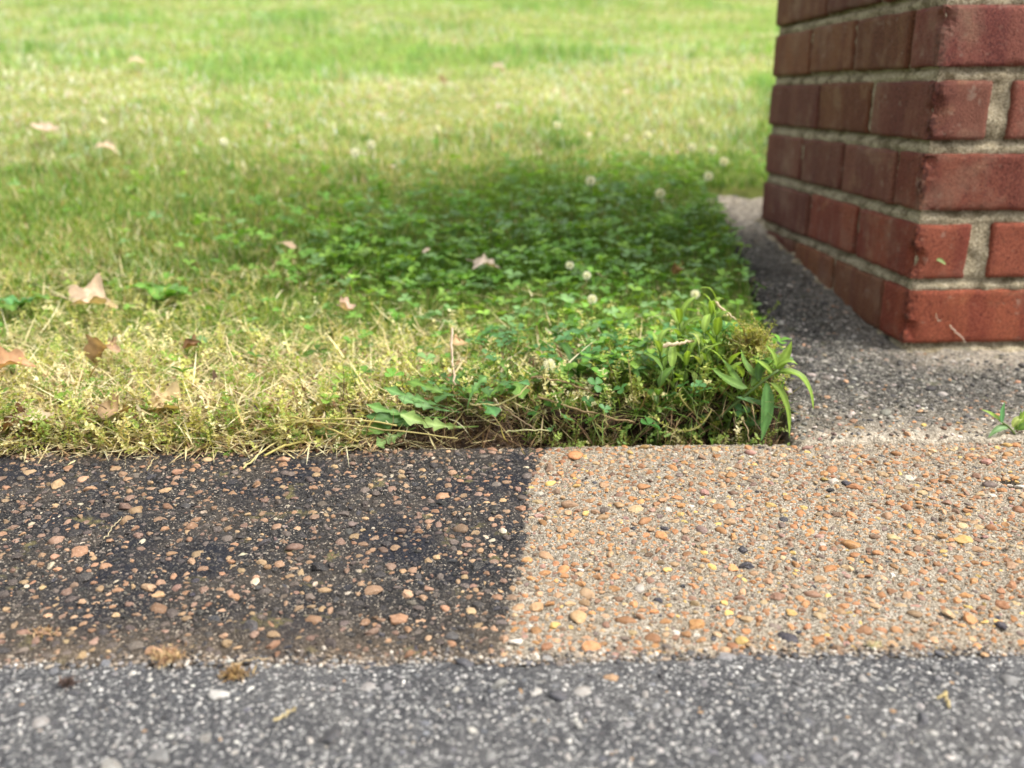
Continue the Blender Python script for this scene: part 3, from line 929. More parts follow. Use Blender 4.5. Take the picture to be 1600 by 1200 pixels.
# straw lying in the near turf
xl, xr = wide(0.58, 0.03)
x, y = sample_region(30000, xl, xr, 0.785, 1.35, 1.6)
dry, clo, px, py = lawn_maps(x, y)
d = y - yback(x)
bare = smooth(bare0 - 0.03, bare0 + 0.03, x)
k = rng.rand(len(x)) < (0.05 + 0.95 * dry ** 1.3) * (1 - 0.85 * clear_near(x, y))
x, y, d = x[k], y[k], d[k]; n = len(x)
c = STRAW[rng.choice(4, n, p=[.35, .25, .3, .1])] * (1 + .15 * rng.normal(size=(n, 1)))
zz = ground_z(x, y) + rng.uniform(0.0, 0.018, n) * smooth(0, 0.05, d)
V, F, C = blades(np.column_stack([x, y, zz]), rng.uniform(0.014, 0.060, n), rng.uniform(0.0008, 0.0022, n), rng.uniform(0, 6.28, n), rng.normal(1.45, 0.22, n), rng.normal(0.0, 0.5, n), c, c, 3)
tag(mesh_obj('straw', V, F, C, M_DRY), 'tangled dry straw lying in the turf', 'straw', kind='stuff')

# straw and crumbs spilling over the arris of the kerb on the left
n = 800
x = rng.uniform(-0.56, bare0 + 0.03, n); d_ = rng.normal(0.004, 0.008, n); y = yback(x) + d_
zz = np.where(d_ < 0.001, kerb_z(x, y) + 0.0015, 0.003 + 0.012 * smooth(0, .02, d_)) + rng.uniform(0, .004, n)
c = STRAW[rng.choice(4, n, p=[.3, .25, .2, .25])] * (1 + .2 * rng.normal(size=(n, 1)))
V, F, C = blades(np.column_stack([x, y, zz]), rng.uniform(0.006, 0.026, n) * (1 + .8 * (rng.rand(n) < .12)), rng.uniform(0.0006, 0.0018, n), rng.uniform(0, 6.28, n), rng.normal(1.42, 0.22, n), rng.normal(0.0, 0.3, n), np.clip(c, .02, .8), np.clip(c, .02, .8), 3)
tag(mesh_obj('kerb_straw', V, F, C, M_DRY), 'straw and dead scraps spilling onto the black kerb', 'straw', kind='stuff')
# little yellow-green chickweed sprigs
def sprig(r):
    Vs, F3, F4, C = [], [], [], []
    p = np.zeros(3); a = r.uniform(0, 6.28); el = r.uniform(0.4, 1.2)
    nn = r.randint(8, 13); st = 0.0042
    for i in range(nn):
        d = np.array([math.cos(a) * math.cos(el), math.sin(a) * math.cos(el), math.sin(el)])
        sdv = np.array([-math.sin(a), math.cos(a), 0]) * 0.00035
        b = len(Vs); q = p + d * st
        Vs += [p - sdv, p + sdv, q + sdv, q - sdv]; F4.append([b, b + 1, b + 2, b + 3]); C += [(.95, .85, .8)] * 4
        for s in (0, 1):
            la = a + r.uniform(0.5, 2.4) * (1 if s else -1); le = r.uniform(-0.2, 0.9)
            L = r.uniform(0.0030, 0.0060); W = L * r.uniform(.22, .4)
            u = np.array([math.cos(la) * math.cos(le), math.sin(la) * math.cos(le), math.sin(le)])
            v = np.cross(u, [0, 0, 1]); v /= np.linalg.norm(v) + 1e-9
            up = np.cross(v, u)
            b = len(Vs)
            Vs += [q, q + u * L * .5 + v * W, q + u * L, q + u * L * .5 - v * W, q + u * L * .5 - up * W * .35]
            F3 += [[b, b + 1, b + 4], [b + 1, b + 2, b + 4], [b + 2, b + 3, b + 4], [b + 3, b, b + 4]]
            C += [tuple(r.uniform(.85, 1.2, 1).repeat(3))] * 5
        p = q; a += r.normal(0, .5); el = np.clip(el + r.normal(-.05, .35), -0.3, 1.3)
    return np.array(Vs), [np.array(F3), np.array(F4)], np.array(C)
pr = np.random.RandomState(21)
SPRIGS = [sprig(pr) for _ in range(14)]
x, y = sample_region(4700, xl, xr, 0.79, 1.30, 1.35)
dry, clo, px, py = lawn_maps(x, y)
d = y - yback(x)
bare = smooth(bare0 - 0.03, bare0 + 0.03, x)
k = rng.rand(len(x)) < (0.12 + 0.9 * dry) * (1 - clear_near(x, y)) * (1 - 0.5 * clo)
x, y, dry = x[k], y[k], dry[k]; n = len(x)
pal = np.array([(0.46, 0.48, 0.14), (0.28, 0.37, 0.085), (0.62, 0.57, 0.28), (0.16, 0.26, 0.05), (0.68, 0.62, 0.38)])
c = pal[rng.choice(5, n, p=[.28, .26, .2, .14, .12])] * (1 + .12 * rng.normal(size=(n, 1)))
V, F, C = scatter(SPRIGS, np.column_stack([x, y, ground_z(x, y) + 0.002]), rng.uniform(.6, 1.15, n), rng.uniform(0, 6.28, n), np.abs(rng.normal(0, .4, n)), rng.uniform(0, 6.28, n), np.clip(c, .02, .8))
n2_ = 300
x2 = rng.uniform(-0.56, bare0 + 0.02, n2_); d2 = rng.uniform(-0.003, 0.022, n2_) + 0.005 * fbm(x2, x2 * 0, 22, 3, 181)
z2 = np.where(d2 < 0.001, kerb_z(x2, yback(x2)) + 0.001, 0.004)
c2 = pal[rng.choice(5, n2_, p=[.28, .24, .2, .16, .12])] * (1 + .15 * rng.normal(size=(n2_, 1)))
V2, F2, C2 = scatter(SPRIGS, np.column_stack([x2, yback(x2) + d2, z2]), rng.uniform(.5, .95, n2_), rng.uniform(0, 6.28, n2_), np.abs(rng.normal(.3, .5, n2_)), rng.uniform(0, 6.28, n2_), np.clip(c2, .02, .8))
tag(mesh_obj('edge_chickweed', V2, F2, C2, M_GRASS), 'yellowing chickweed creeping over the arris of the black kerb', 'weed', kind='stuff')
nb = 1500
xb = rng.uniform(-0.56, bare0 + 0.25, nb); db = 0.01 + 0.22 * rng.rand(nb) ** 1.6; yb_ = yback(xb) + db
cb_ = np.array([(.22, .12, .065), (.34, .22, .12), (.13, .08, .05), (.60, .50, .33), (.48, .36, .22)])[rng.randint(5, size=nb)] * (1 + .2 * rng.normal(size=(nb, 1)))
kb = on_lawn(xb, yb_) & (clear_near(xb, yb_) < .5); xb, yb_, cb_ = xb[kb], yb_[kb], np.clip(cb_[kb], .02, .8); nb = len(xb)
Vb, Fb, Cb = blades(np.column_stack([xb, yb_, ground_z(xb, yb_) + rng.uniform(.004, .018, nb)]), rng.uniform(.006, .018, nb), rng.uniform(.002, .0055, nb), rng.uniform(0, 6.28, nb), rng.normal(1.3, .4, nb), rng.normal(.1, .7, nb), cb_, cb_, 3)
tag(mesh_obj('dead_scraps', Vb, Fb, Cb, M_DRY), 'brown and cream scraps of dead leaf caught in the near turf', 'dead leaves', kind='stuff')
n2_ = 700
x2 = rng.uniform(-0.56, bare0 + 0.05, n2_); d2 = rng.normal(0.006, 0.010, n2_)
z2 = np.where(d2 < 0.001, kerb_z(x2, yback(x2)), 0.004)
c2 = np.array([(.20, .10, .055), (.32, .20, .11), (.10, .06, .04), (.55, .45, .28)])[rng.randint(4, size=n2_)]
V2, F2, C2 = scatter(PROTO_SMALL, np.column_stack([x2, yback(x2) + d2, z2 + .001]), rng.uniform(.0015, .006, n2_), rng.uniform(0, 6.28, n2_), rng.uniform(0, 1.2, n2_), rng.uniform(0, 6.28, n2_), c2)
tag(mesh_obj('edge_crumbs', V2, F2, C2, M_STONE), 'brown dead crumbs along the back of the black kerb', 'debris', kind='stuff')
tag(mesh_obj('chickweed', V, F, C, M_GRASS), 'yellowing small-leaved chickweed carpeting the near turf', 'weed', kind='stuff')

# mat of grass and weeds hanging from the lip of the soil hollow
n = 3600
x = rng.uniform(bare0 - 0.02, hol[1] - 0.01, n); d_ = lip_edge(x) + 0.004 + 0.055 * rng.rand(n) ** 1.3; y = yback(x) + d_
gapx = smooth(at_z(790, 690, 0)[0], at_z(830, 690, 0)[0], x) * (1 - smooth(at_z(985, 690, 0)[0], at_z(1030, 690, 0)[0], x))
k = on_lawn(x, y) & (rng.rand(n) > 0.30 + 0.55 * gapx); x, y, d_ = x[k], y[k], d_[k]; n = len(x)
dr = np.clip(0.45 + 0.6 * fbm(x, y, 22, 3, 173), 0, 1)
c = blade_cols(n, dr, np.zeros(n))
V, F, C = blades(np.column_stack([x, y, np.maximum(ground_z(x, y), np.where((x > hol[0]) & (x < hol[1]), lip_top(x, d_), -1)) - .002]), rng.uniform(0.012, 0.030, n), rng.uniform(0.0007, 0.0020, n), rng.normal(-1.57, 1.1, n), np.abs(rng.normal(.6, .35, n)), rng.uniform(0.3, 1.9, n), c * .85, c)
tag(mesh_obj('hanging_grass', V, F, C, M_GRASS), 'matted grass overhanging the dark soil hollow', 'grass', kind='stuff')
n = 260
x = rng.uniform(bare0 - 0.02, hol[1] - 0.01, n); d_ = lip_edge(x) + 0.004 + 0.05 * rng.rand(n); y = yback(x) + d_
k = on_lawn(x, y); x, y, d_ = x[k], y[k], d_[k]; n = len(x)
c = pal[rng.choice(5, n, p=[.25, .3, .12, .25, .08])] * (1 + .12 * rng.normal(size=(n, 1)))
V, F, C = scatter(SPRIGS, np.column_stack([x, y, np.maximum(ground_z(x, y), np.where((x > hol[0]) & (x < hol[1]), lip_top(x, d_), -1)) + .002]), rng.uniform(.6, 1.1, n), rng.uniform(0, 6.28, n), np.abs(rng.normal(0, .7, n)), rng.uniform(0, 6.28, n), np.clip(c, .02, .8))
tag(mesh_obj('hanging_weeds', V, F, C, M_GRASS), 'tiny-leaved weeds matted along the lip of the soil hollow', 'weed', kind='stuff')

# strands, sprigs and stems that droop from the lip across the hollow
n = 400
x = rng.uniform(hol[0] - .01, hol[1] - .006, n) + 0.02 * fbm(rng.rand(n), rng.rand(n), 5, 2, 211); d_ = lip_edge(x) + rng.uniform(-.004, .012, n); y = yback(x) + d_
z = lip_top(x, d_) + rng.uniform(-.010, .004, n)
c = np.array([(.13, .23, .045), (.22, .29, .07), (.30, .27, .11), (.22, .14, .075), (.40, .32, .17), (.12, .07, .04)])[rng.choice(6, n, p=[.18, .14, .12, .24, .14, .18])] * (1 + .2 * rng.normal(size=(n, 1)))
V, F, C = blades(np.column_stack([x, y, z]), rng.uniform(.012, .050, n), rng.uniform(.0005, .0015, n), rng.normal(-1.57, 1.3, n), rng.normal(1.4, .45, n), rng.normal(.7, .8, n), np.clip(c, .01, .7), np.clip(c, .01, .7), 4)
tag(mesh_obj('drooping_strands', V, F, C, M_GRASS), 'green and brown strands drooping over the mouth of the soil hollow', 'roots', kind='stuff')
n = 150
x = rng.uniform(hol[0], hol[1] - .01, n); y = yback(x) + rng.uniform(.010, .05, n)
c = pal[rng.choice(5, n, p=[.25, .3, .1, .3, .05])] * .8 * (1 + .12 * rng.normal(size=(n, 1)))
V, F, C = scatter(SPRIGS, np.column_stack([x, y, ground_z(x, y) + rng.uniform(0, .02, n)]), rng.uniform(.5, .9, n), rng.uniform(0, 6.28, n), rng.uniform(0, 1.2, n), rng.uniform(0, 6.28, n), np.clip(c, .02, .8))
tag(mesh_obj('hollow_weeds', V, F, C, M_GRASS), 'small sprigs growing up from the floor of the soil hollow', 'weed', kind='stuff')

# ---- clover
def leaflet(L=0.010, W=0.0085, seed=0):
    t = np.linspace(0, 1, 6)
    prof = np.array([0.03, 0.55, 0.88, 1.0, 0.82, 0.30]) * W / 2
    V, F, C = [], [], []
    for i, tt in enumerate(t):
        r_ = L * tt - (0.0008 if i == 5 else 0)
        zc = 0.0012 * math.sin(tt * 2.2)
        for s, cc in ((-1, 1.0), (0, 1.18), (1, 1.0)):
            V.append((r_ + (0.0006 if (i == 5 and s) else 0), s * prof[i], zc + abs(s) * prof[i] * 0.35)); C.append((cc, cc, cc * 1.02))
    for i in range(5):
        a = i * 3
        F += [[a, a + 1, a + 4, a + 3], [a + 1, a + 2, a + 5, a + 4]]
    return np.array(V), np.array(F), np.array(C)
LV, LF, LC = leaflet()
def rotz(V, a):
    c, s = math.cos(a), math.sin(a)
    return V @ np.array([[c, s, 0], [-s, c, 0], [0, 0, 1]])
def clover_proto(r):
    Vs, Fs, Cs, off = [], [], [], 0
    hgt = r.uniform(0.018, 0.032); lean = r.uniform(-.006, .006, 2)
    for k in range(3):
        V = LV.copy(); tl = r.uniform(-.25, .35)
        V = np.stack([V[:, 0] * math.cos(tl) - V[:, 2] * math.sin(tl), V[:, 1], V[:, 0] * math.sin(tl) + V[:, 2] * math.cos(tl)], -1)
        V = rotz(V, k * 2.094 + r.uniform(-.2, .2)) + (lean[0], lean[1], hgt)
        Vs.append(V); Fs.append(LF + off); Cs.append(LC * r.uniform(.85, 1.15)); off += len(V)
    w_ = 0.0005
    Vs.append(np.array([(-w_, 0, 0), (w_, 0, 0), (lean[0] + w_, lean[1], hgt), (lean[0] - w_, lean[1], hgt)])); Fs.append(np.array([[0, 1, 2, 3]]) + off); Cs.append(np.ones((4, 3)) * (1.3, 1.2, 1.1))
    return np.concatenate(Vs), np.concatenate(Fs), np.concatenate(Cs)
CLOVERS = [clover_proto(pr) for _ in range(10)]
xl, xr = wide(0.62, 0.05)
x, y = sample_region(16000, xl, xr, 0.82, 2.3, 1.2)
dry, clo, px, py = lawn_maps(x, y)
d = y - yback(x)
bare = smooth(bare0 - 0.03, bare0 + 0.03, x)
k = (rng.rand(len(x)) < 0.02 + 0.75 * clo * (1 - 0.6 * dry)) & (rng.rand(len(x)) > clear_near(x, y))
x, y = x[k], y[k]; n = len(x)
pal = np.array([(0.13, 0.28, 0.045), (0.17, 0.33, 0.055), (0.22, 0.37, 0.060), (0.18, 0.31, 0.11)])
c = pal[rng.randint(4, size=n)] * (1 + .18 * rng.normal(size=(n, 1)))
V, F, C = scatter(CLOVERS, np.column_stack([x, y, ground_z(x, y) - 0.003]), rng.uniform(.65, 1.25, n) * (1 + 0.25 * smooth(1.0, 1.6, y)), rng.uniform(0, 6.28, n), np.abs(rng.normal(0, .3, n)), rng.uniform(0, 6.28, n), np.clip(c, .02, .8))
tag(mesh_obj('clover_patch', V, F, C, M_LEAF), 'dense low green clover growing through the lawn', 'clover', kind='stuff')

# dead fibres, roots and clods in the soil hollow
x = rng.uniform(bare0 - 0.02, hol[1], 1900); y = yback(x) + rng.uniform(0.004, 0.07, len(x))
k = on_lawn(x, y); x, y = x[k], y[k]; n = len(x)
c = np.array([(0.20, 0.12, 0.065), (0.10, 0.058, 0.034), (0.34, 0.25, 0.13), (0.055, 0.032, 0.02)])[rng.randint(4, size=n)] * (1 + .2 * rng.normal(size=(n, 1)))
V, F, C = blades(np.column_stack([x, y, ground_z(x, y) + rng.uniform(0, .012, n)]), rng.uniform(.010, .05, n), rng.uniform(.0004, .0013, n), rng.uniform(0, 6.28, n), rng.normal(1.3, .45, n), rng.normal(.1, .9, n), np.clip(c, .01, .7), np.clip(c, .01, .7), 3)
tag(mesh_obj('dead_fibres', V, F, C, M_DRY), 'brown roots and dead fibres hanging in the soil hollow', 'roots', kind='stuff')
x = rng.uniform(bare0 - 0.06, hol[1], 1500); y = yback(x) + 0.003 + 0.05 * rng.rand(len(x)) ** 1.4
k = on_lawn(x, y); x, y = x[k], y[k]; n = len(x)
c = np.array([(0.06, 0.036, 0.022), (0.10, 0.062, 0.04), (0.035, 0.022, 0.015)])[rng.randint(3, size=n)]
V, F, C = scatter(PROTO_SMALL, np.column_stack([x, y, ground_z(x, y)]), rng.uniform(.002, .007, n), rng.uniform(0, 6.28, n), rng.uniform(0, 1, n), rng.uniform(0, 6.28, n), c)
tag(mesh_obj('soil_crumbs', V, F, C, M_STONE), 'dark crumbly soil along the back of the kerb', 'soil', kind='stuff')

# ------------------------------------------------------------------ plants one can point at
def bez(p0, p1, p2, n):
    t = np.linspace(0, 1, n)[:, None]
    return (1 - t) ** 2 * p0 + 2 * t * (1 - t) * p1 + t ** 2 * p2

def tube(path, r0, r1, sides=6):
    path = np.asarray(path, float); n = len(path)
    Tn = np.gradient(path, axis=0); Tn /= np.linalg.norm(Tn, axis=1, keepdims=True) + 1e-12
    ref = np.array([0.31, 0.2, 0.93])
    A = np.cross(Tn, ref); A /= np.linalg.norm(A, axis=1, keepdims=True) + 1e-9
    B = np.cross(Tn, A)
    V = []
    for i in range(n):
        r = r0 + (r1 - r0) * i / (n - 1)
        for k in range(sides):
            a = 2 * math.pi * k / sides
            V.append(path[i] + (A[i] * math.cos(a) + B[i] * math.sin(a)) * r)
    F = [[i * sides + k, i * sides + (k + 1) % sides, (i + 1) * sides + (k + 1) % sides, (i + 1) * sides + k] for i in range(n - 1) for k in range(sides)]
    V.append(path[-1]); e = len(V) - 1
    F3 = [[(n - 1) * sides + k, (n - 1) * sides + (k + 1) % sides, e] for k in range(sides)]
    return np.array(V), [np.array(F), np.array(F3)]

def lance(t): return np.sin(np.pi * np.clip(t, 0, 1) ** 0.75) ** 0.85 + 0.04
def oval(t): return np.sin(np.pi * np.clip(t, 0, 1)) ** 0.6 + 0.03
def dandel(t):
    env = 0.12 + 0.88 * smooth(0.1, 0.75, t) * (1 - smooth(0.86, 1.0, t))
    saw = 0.20 + 0.80 * ((t * 3.6 + t * t * 2.6 + 0.12 * np.sin(t * 21)) % 1.0) * (0.7 + 0.3 * np.sin(t * 13 + 1))
    return env * (saw * (t < 0.86) + 0.8 * (t >= 0.86)) + 0.02

def strip_leaf(path, width, prof, up, fold=0.25, wav=0.0, col=(0.08, 0.2, 0.04), rib=1.5, seed=0):
    """a leaf blade along a 3-D midrib; up = which way its upper face looks"""
    path = np.asarray(path, float); n = len(path)
    Tn = np.gradient(path, axis=0); Tn /= np.linalg.norm(Tn, axis=1, keepdims=True) + 1e-12
    up = np.asarray(up, float)
    Sd = np.cross(Tn, up); Sd /= np.linalg.norm(Sd, axis=1, keepdims=True) + 1e-9
    N = np.cross(Sd, Tn)
    t = np.linspace(0, 1, n); w_ = prof(t) * width / 2
    r = np.random.RandomState(seed)
    ph = r.uniform(0, 6)
    V, C = [], []
    for i in range(n):
        for j, s in enumerate((-1, -.55, -.09, .09, .55, 1)):
            wave = wav * width * math.sin(t[i] * 17 + ph + (2.1 if s > 0 else 0)) * abs(s)
            V.append(path[i] + Sd[i] * s * w_[i] + N[i] * (abs(s) * w_[i] * fold + wave))
            k = rib if abs(s) < .2 else (1.0 if abs(s) < .8 else 1.12)
            C.append(np.array(col) * k * (0.92 + 0.16 * t[i]))
    F = [[i * 6 + j, i * 6 + j + 1, (i + 1) * 6 + j + 1, (i + 1) * 6 + j] for i in range(n - 1) for j in range(5)]
    return np.array(V), [np.array(F)], np.array(C)

def add_leaf(parent, p0, p1, p2, width, prof=lance, up=(0, -.5, 1), col=(.08, .2, .04), fold=.25, wav=.03, n=14, mat=None, seed=0, name='leaf', rib=1.5):
    o = np.array(parent.location)
    path = bez(np.asarray(p0) - o, np.asarray(p1) - o, np.asarray(p2) - o, n)
    V, F, C = strip_leaf(path, width, prof, up, fold, wav, col, rib, seed)
    return mesh_obj(name, V, F, C, mat or M_LEAF, parent)

def add_stem(parent, pts, r0, r1, col=(.12, .2, .05), name='stem', mat=None):
    o = np.array(parent.location)
    pts = [np.asarray(p) - o for p in pts]
    path = bez(pts[0], pts[1], pts[2], 10) if len(pts) == 3 else np.array(pts)
    V, F = tube(path, r0, r1)
    return mesh_obj(name, V, F, np.tile(col, (len(V), 1)), mat or M_LEAF, parent)

def Q(px, py, Y): return at_y(px, py, Y)
LG, MG, DG, PG = (0.20, 0.30, 0.050), (0.12, 0.215, 0.042), (0.060, 0.13, 0.032), (0.30, 0.36, 0.10)

YK = float(yback(0.2))
# 1: the drooping fleabane on the right of the ledge
pl = empty('fleabane_plant', Q(1120, 655, YK + 0.030)); tag(pl, 'lance-leaved weed drooping over the kerb at the right end of the turf', 'weed', 'lance-leaved weeds on the turf edge')
Y0 = YK + 0.022
add_stem(pl, [Q(1120, 655, Y0 + .01), Q(1170, 612, Y0), Q(1216, 578, Y0 - .004)], .0016, .0010, (0.14, 0.22, 0.07))
for (a, b, c_, wd, cl, dy, up) in [
    ((1197, 598), (1202, 640), (1189, 689), .0125, (.10, .22, .06), -.012, (0.2, -1, .3)),
    ((1216, 580), (1266, 574), (1271, 640), .0085, LG, -.012, (.3, -.5, .9)),
    ((1214, 584), (1248, 572), (1270, 612), .0075, MG, -.004, (.3, -.4, .9)),
    ((1204, 598), (1236, 616), (1233, 686), .0085, LG, -.012, (.6, -.8, .4)),
    ((1213, 577), (1228, 560), (1237, 533), .0085, LG, .004, (-.3, -1, .4)),
    ((1214, 576), (1212, 552), (1196, 539), .0055, LG, .002, (.5, -.8, .5)),
    ((1212, 575), (1232, 556), (1246, 570), .0055, LG, -.006, (0, -.5, 1)),
    ((1186, 598), (1180, 560), (1202, 566), .0085, DG, .004, (.2, -1, .2)),
    ((1174, 604), (1186, 575), (1206, 560), .0075, MG, .008, (-.4, -.9, .3)),
    ((1160, 612), (1150, 590), (1128, 560), .0085, MG, .010, (.5, -.8, .5)),
    ((1150, 620), (1190, 632), (1222, 638), .0080, (.11, .23, .09), .004, (0, -.4, 1)),
    ((1168, 606), (1140, 600), (1112, 575), .0080, MG, -.002, (.3, -.8, .6)),
    ((1190, 594), (1160, 575), (1158, 545), .0070, MG, .012, (.5, -.8, .4)),
    ((1208, 585), (1196, 570), (1180, 562), .0060, LG, -.003, (.2, -.7, .8))]:
    add_leaf(pl, Q(*a, Y0), Q(*b, Y0 + dy * .6), Q(*c_, Y0 + dy), wd, lance, up, cl, seed=int(a[0] + b[1]))

# 2..: upright fleabane shoots, procedurally leaved along their stems
def shoot(base, tip, bend, nl, L0, L1, W, label, seed, cols=(MG, LG), spread=1.0):
    nl, L0, L1, W = int(nl * 1.35), L0 * 1.35, L1 * 1.3, W * 1.45
    r = random.Random(seed)
    p = empty('fleabane_plant', tuple(base)); tag(p, label, 'weed', 'lance-leaved weeds on the turf edge')
    base, tip = np.asarray(base), np.asarray(tip)
    mid = (base + tip) / 2 + np.asarray(bend)
    path = bez(base, mid, tip, 12)
    add_stem(p, list(path), .0014, .0007, (0.15, 0.23, 0.07))
    for i in range(nl):
        t = 0.12 + 0.88 * i / (nl - 1)
        s = path[min(11, int(t * 11))]
        a = i * 2.4 + seed + r.uniform(-.3, .3)
        L = L0 + (L1 - L0) * t; L *= r.uniform(.8, 1.15)
        el = (0.45 + 0.75 * t) * r.uniform(.8, 1.1)
        dh = np.array([math.cos(a), math.sin(a), 0]) * spread
        e1 = s + dh * L * .55 * math.cos(el) + np.array([0, 0, L * .6 * math.sin(el)])
        e2 = s + dh * L * math.cos(el * .4) + np.array([0, 0, L * math.sin(el) * r.uniform(.3, .85)])
        c = np.array(cols[0]) * (1 - t) + np.array(cols[1]) * t
        add_leaf(p, s, e1, e2, W * r.uniform(.8, 1.15), lance, (-dh[0] * .4, -dh[1] * .4, 1), tuple(c * r.uniform(.85, 1.15)), seed=i + seed * 31)
    return p
def gpt(px, py, Y):
    p = Q(px, py, Y); return np.array([p[0], Y, float(ground_z(p[0], Y)) - 0.002])
shoot(gpt(1120, 620, YK + .055), Q(1118, 498, YK + .07), (0.004, 0, 0), 11, .030, .026, .0058, 'tallest bright lance-leaved weed behind the drooping one', 3, (MG, LG), .55)
shoot(gpt(1060, 620, YK + .050), Q(1078, 545, YK + .05), (-.004, 0, 0), 12, .026, .020, .0050, 'bushy lance-leaved weed left of the drooping one above the soil hollow', 5, (MG, LG), .7)
shoot(gpt(1095, 640, YK + .040), Q(1092, 540, YK + .045), (.003, 0, 0), 13, .028, .018, .0050, 'feathery topped weed between two others on the mound', 8, (MG, PG), .65)
shoot(gpt(1065, 560, YK + .090), Q(1062, 500, YK + .10), (0, 0, 0), 9, .030, .028, .0055, 'pale rosette weed at the back of the mound, under the white clover flower', 12, (LG, LG), .7)
shoot(gpt(1150, 600, YK + .065), Q(1150, 540, YK + .08), (.004, 0, 0), 9, .024, .020, .0050, 'short weed on the mound beside the dried moss clump', 15, (MG, MG), .7)
shoot(gpt(1115, 640, YK + .045), Q(1140, 570, YK + .035), (.004, 0, 0), 9, .028, .022, .0055, 'leafy weed shoot leaning right in front of the mound', 23, (MG, LG), .8)
shoot(gpt(1085, 560, YK + .095), Q(1120, 478, YK + .10), (-.004, 0, 0), 9, .034, .030, .0052, 'bright grassy-leaved weed at the back right of the mound', 27, (LG, LG), .5)
for i, (bx, by, dy, tx, ty, lb) in enumerate([(1075, 630, .045, 1050, 575, 'leafy weed shoot leaning left over the hollow'), (1130, 645, .040, 1160, 590, 'leafy weed shoot crossing behind the drooping stem'),
        (1105, 610, .060, 1100, 520, 'upright weed shoot in the middle of the clump'), (1165, 640, .045, 1185, 575, 'short weed shoot at the right edge of the mound'), (1040, 600, .065, 1030, 540, 'weed shoot at the left edge of the clump')]):
    shoot(gpt(bx, by, YK + dy), Q(tx, ty, YK + dy - .004), (0, 0, 0), 8, .024, .018, .0048, lb, 80 + i * 3, ((.14, .25, .05), (.24, .35, .07)), .75)
shoot(gpt(1030, 640, YK + .035), Q(1035, 580, YK + .03), (-.006, 0, 0), 8, .024, .020, .0062, 'low weed with curling leaves over the dark soil hollow', 19, (DG, MG), .8)

# the small weed in the joint at the far right
pw = gpt(1568, 684, YK + 0.006); pw[2] = -0.006
pl = empty('joint_weed', Q(1592, 684, YK + .007)); tag(pl, 'small weed sprouting from the joint between kerb and apron at the right', 'weed')
Y0 = YK + .006
add_stem(pl, [Q(1592, 690, Y0), Q(1584, 670, Y0), Q(1566, 660, Y0)], .0011, .0008, (.2, .26, .1))
for (a, b, c_, wd, cl, dy, up) in [
    ((1570, 665), (1556, 648), (1534, 640), .0055, LG, .004, (.3, -.6, .9)),
    ((1566, 662), (1562, 645), (1570, 628), .0062, (.10, .25, .10), .002, (.4, -1, .3)),
    ((1576, 668), (1560, 664), (1544, 684), .0058, (.16, .27, .12), -.004, (0, -.8, .8)),
    ((1582, 668), (1588, 650), (1600, 655), .0060, PG, .003, (0, -.7, .8)),
    ((1590, 672), (1604, 660), (1618, 672), .0070, MG, -.004, (0, -.7, .8)),
    ((1590, 676), (1600, 640), (1612, 636), .0065, LG, .006, (.2, -.9, .5)),
    ((1584, 672), (1592, 664), (1596, 640), .0050, MG, .008, (.2, -.9, .5))]:
    add_leaf(pl, Q(*a, Y0), Q(*b, Y0 + dy * .6), Q(*c_, Y0 + dy), wd, lance, up, cl, seed=int(a[0] + b[1]))

# dandelion in the middle of the edge
pl = empty('dandelion_plant', gpt(655, 660, YK + .035)); tag(pl, 'toothed-leaved dandelion with one pale leaf turned over, sprawling at the soil edge', 'dandelion', 'dandelions at the turf edge')
Y0 = YK + .018
for (a, b, c_, wd, cl, dy, up, pf) in [
    ((748, 666), (690, 672), (626, 648), .018, (.24, .34, .10), -.006, (0, -1, .7), dandel),
    ((650, 668), (612, 684), (588, 696), .016, (.20, .31, .10), -.016, (.2, -.8, .7), dandel),
    ((700, 652), (640, 655), (572, 632), .0125, (.13, .25, .06), .004, (.1, -.8, .8), dandel),
    ((715, 640), (660, 628), (600, 606), .0125, (.12, .24, .07), .012, (0, -.8, .8), dandel),
    ((725, 636), (690, 606), (636, 596), .0125, MG, .018, (0, -.8, .8), dandel),
    ((720, 644), (670, 640), (622, 620), .0125, (.14, .26, .09), .006, (0, -.8, .8), dandel),
    ((735, 640), (755, 612), (790, 606), .0125, MG, .014, (0, -.8, .8), dandel),
    ((730, 640), (735, 606), (760, 588), .0125, (.12, .24, .07), .020, (0, -.9, .6), dandel),
    ((690, 655), (640, 662), (596, 664), .0125, DG, -.002, (0, -.8, .8), dandel),
    ((640, 650), (610, 656), (572, 650), .012, DG, .0, (0, -.8, .8), oval),
    ((612, 672), (590, 664), (564, 678), .012, MG, -.004, (0, -.8, .8), oval),
    ((540, 690), (520, 670), (490, 676), .010, (.14, .24, .06), -.002, (0, -.8, .8), oval),
    ((560, 700), (545, 690), (522, 696), .009, MG, -.004, (0, -.6, 1), oval)]:
    add_leaf(pl, Q(*a, Y0 + .006), Q(*b, Y0 + dy * .6), Q(*c_, Y0 + dy), wd, pf, up, cl, seed=int(a[0] + b[1]), n=44, wav=.06)
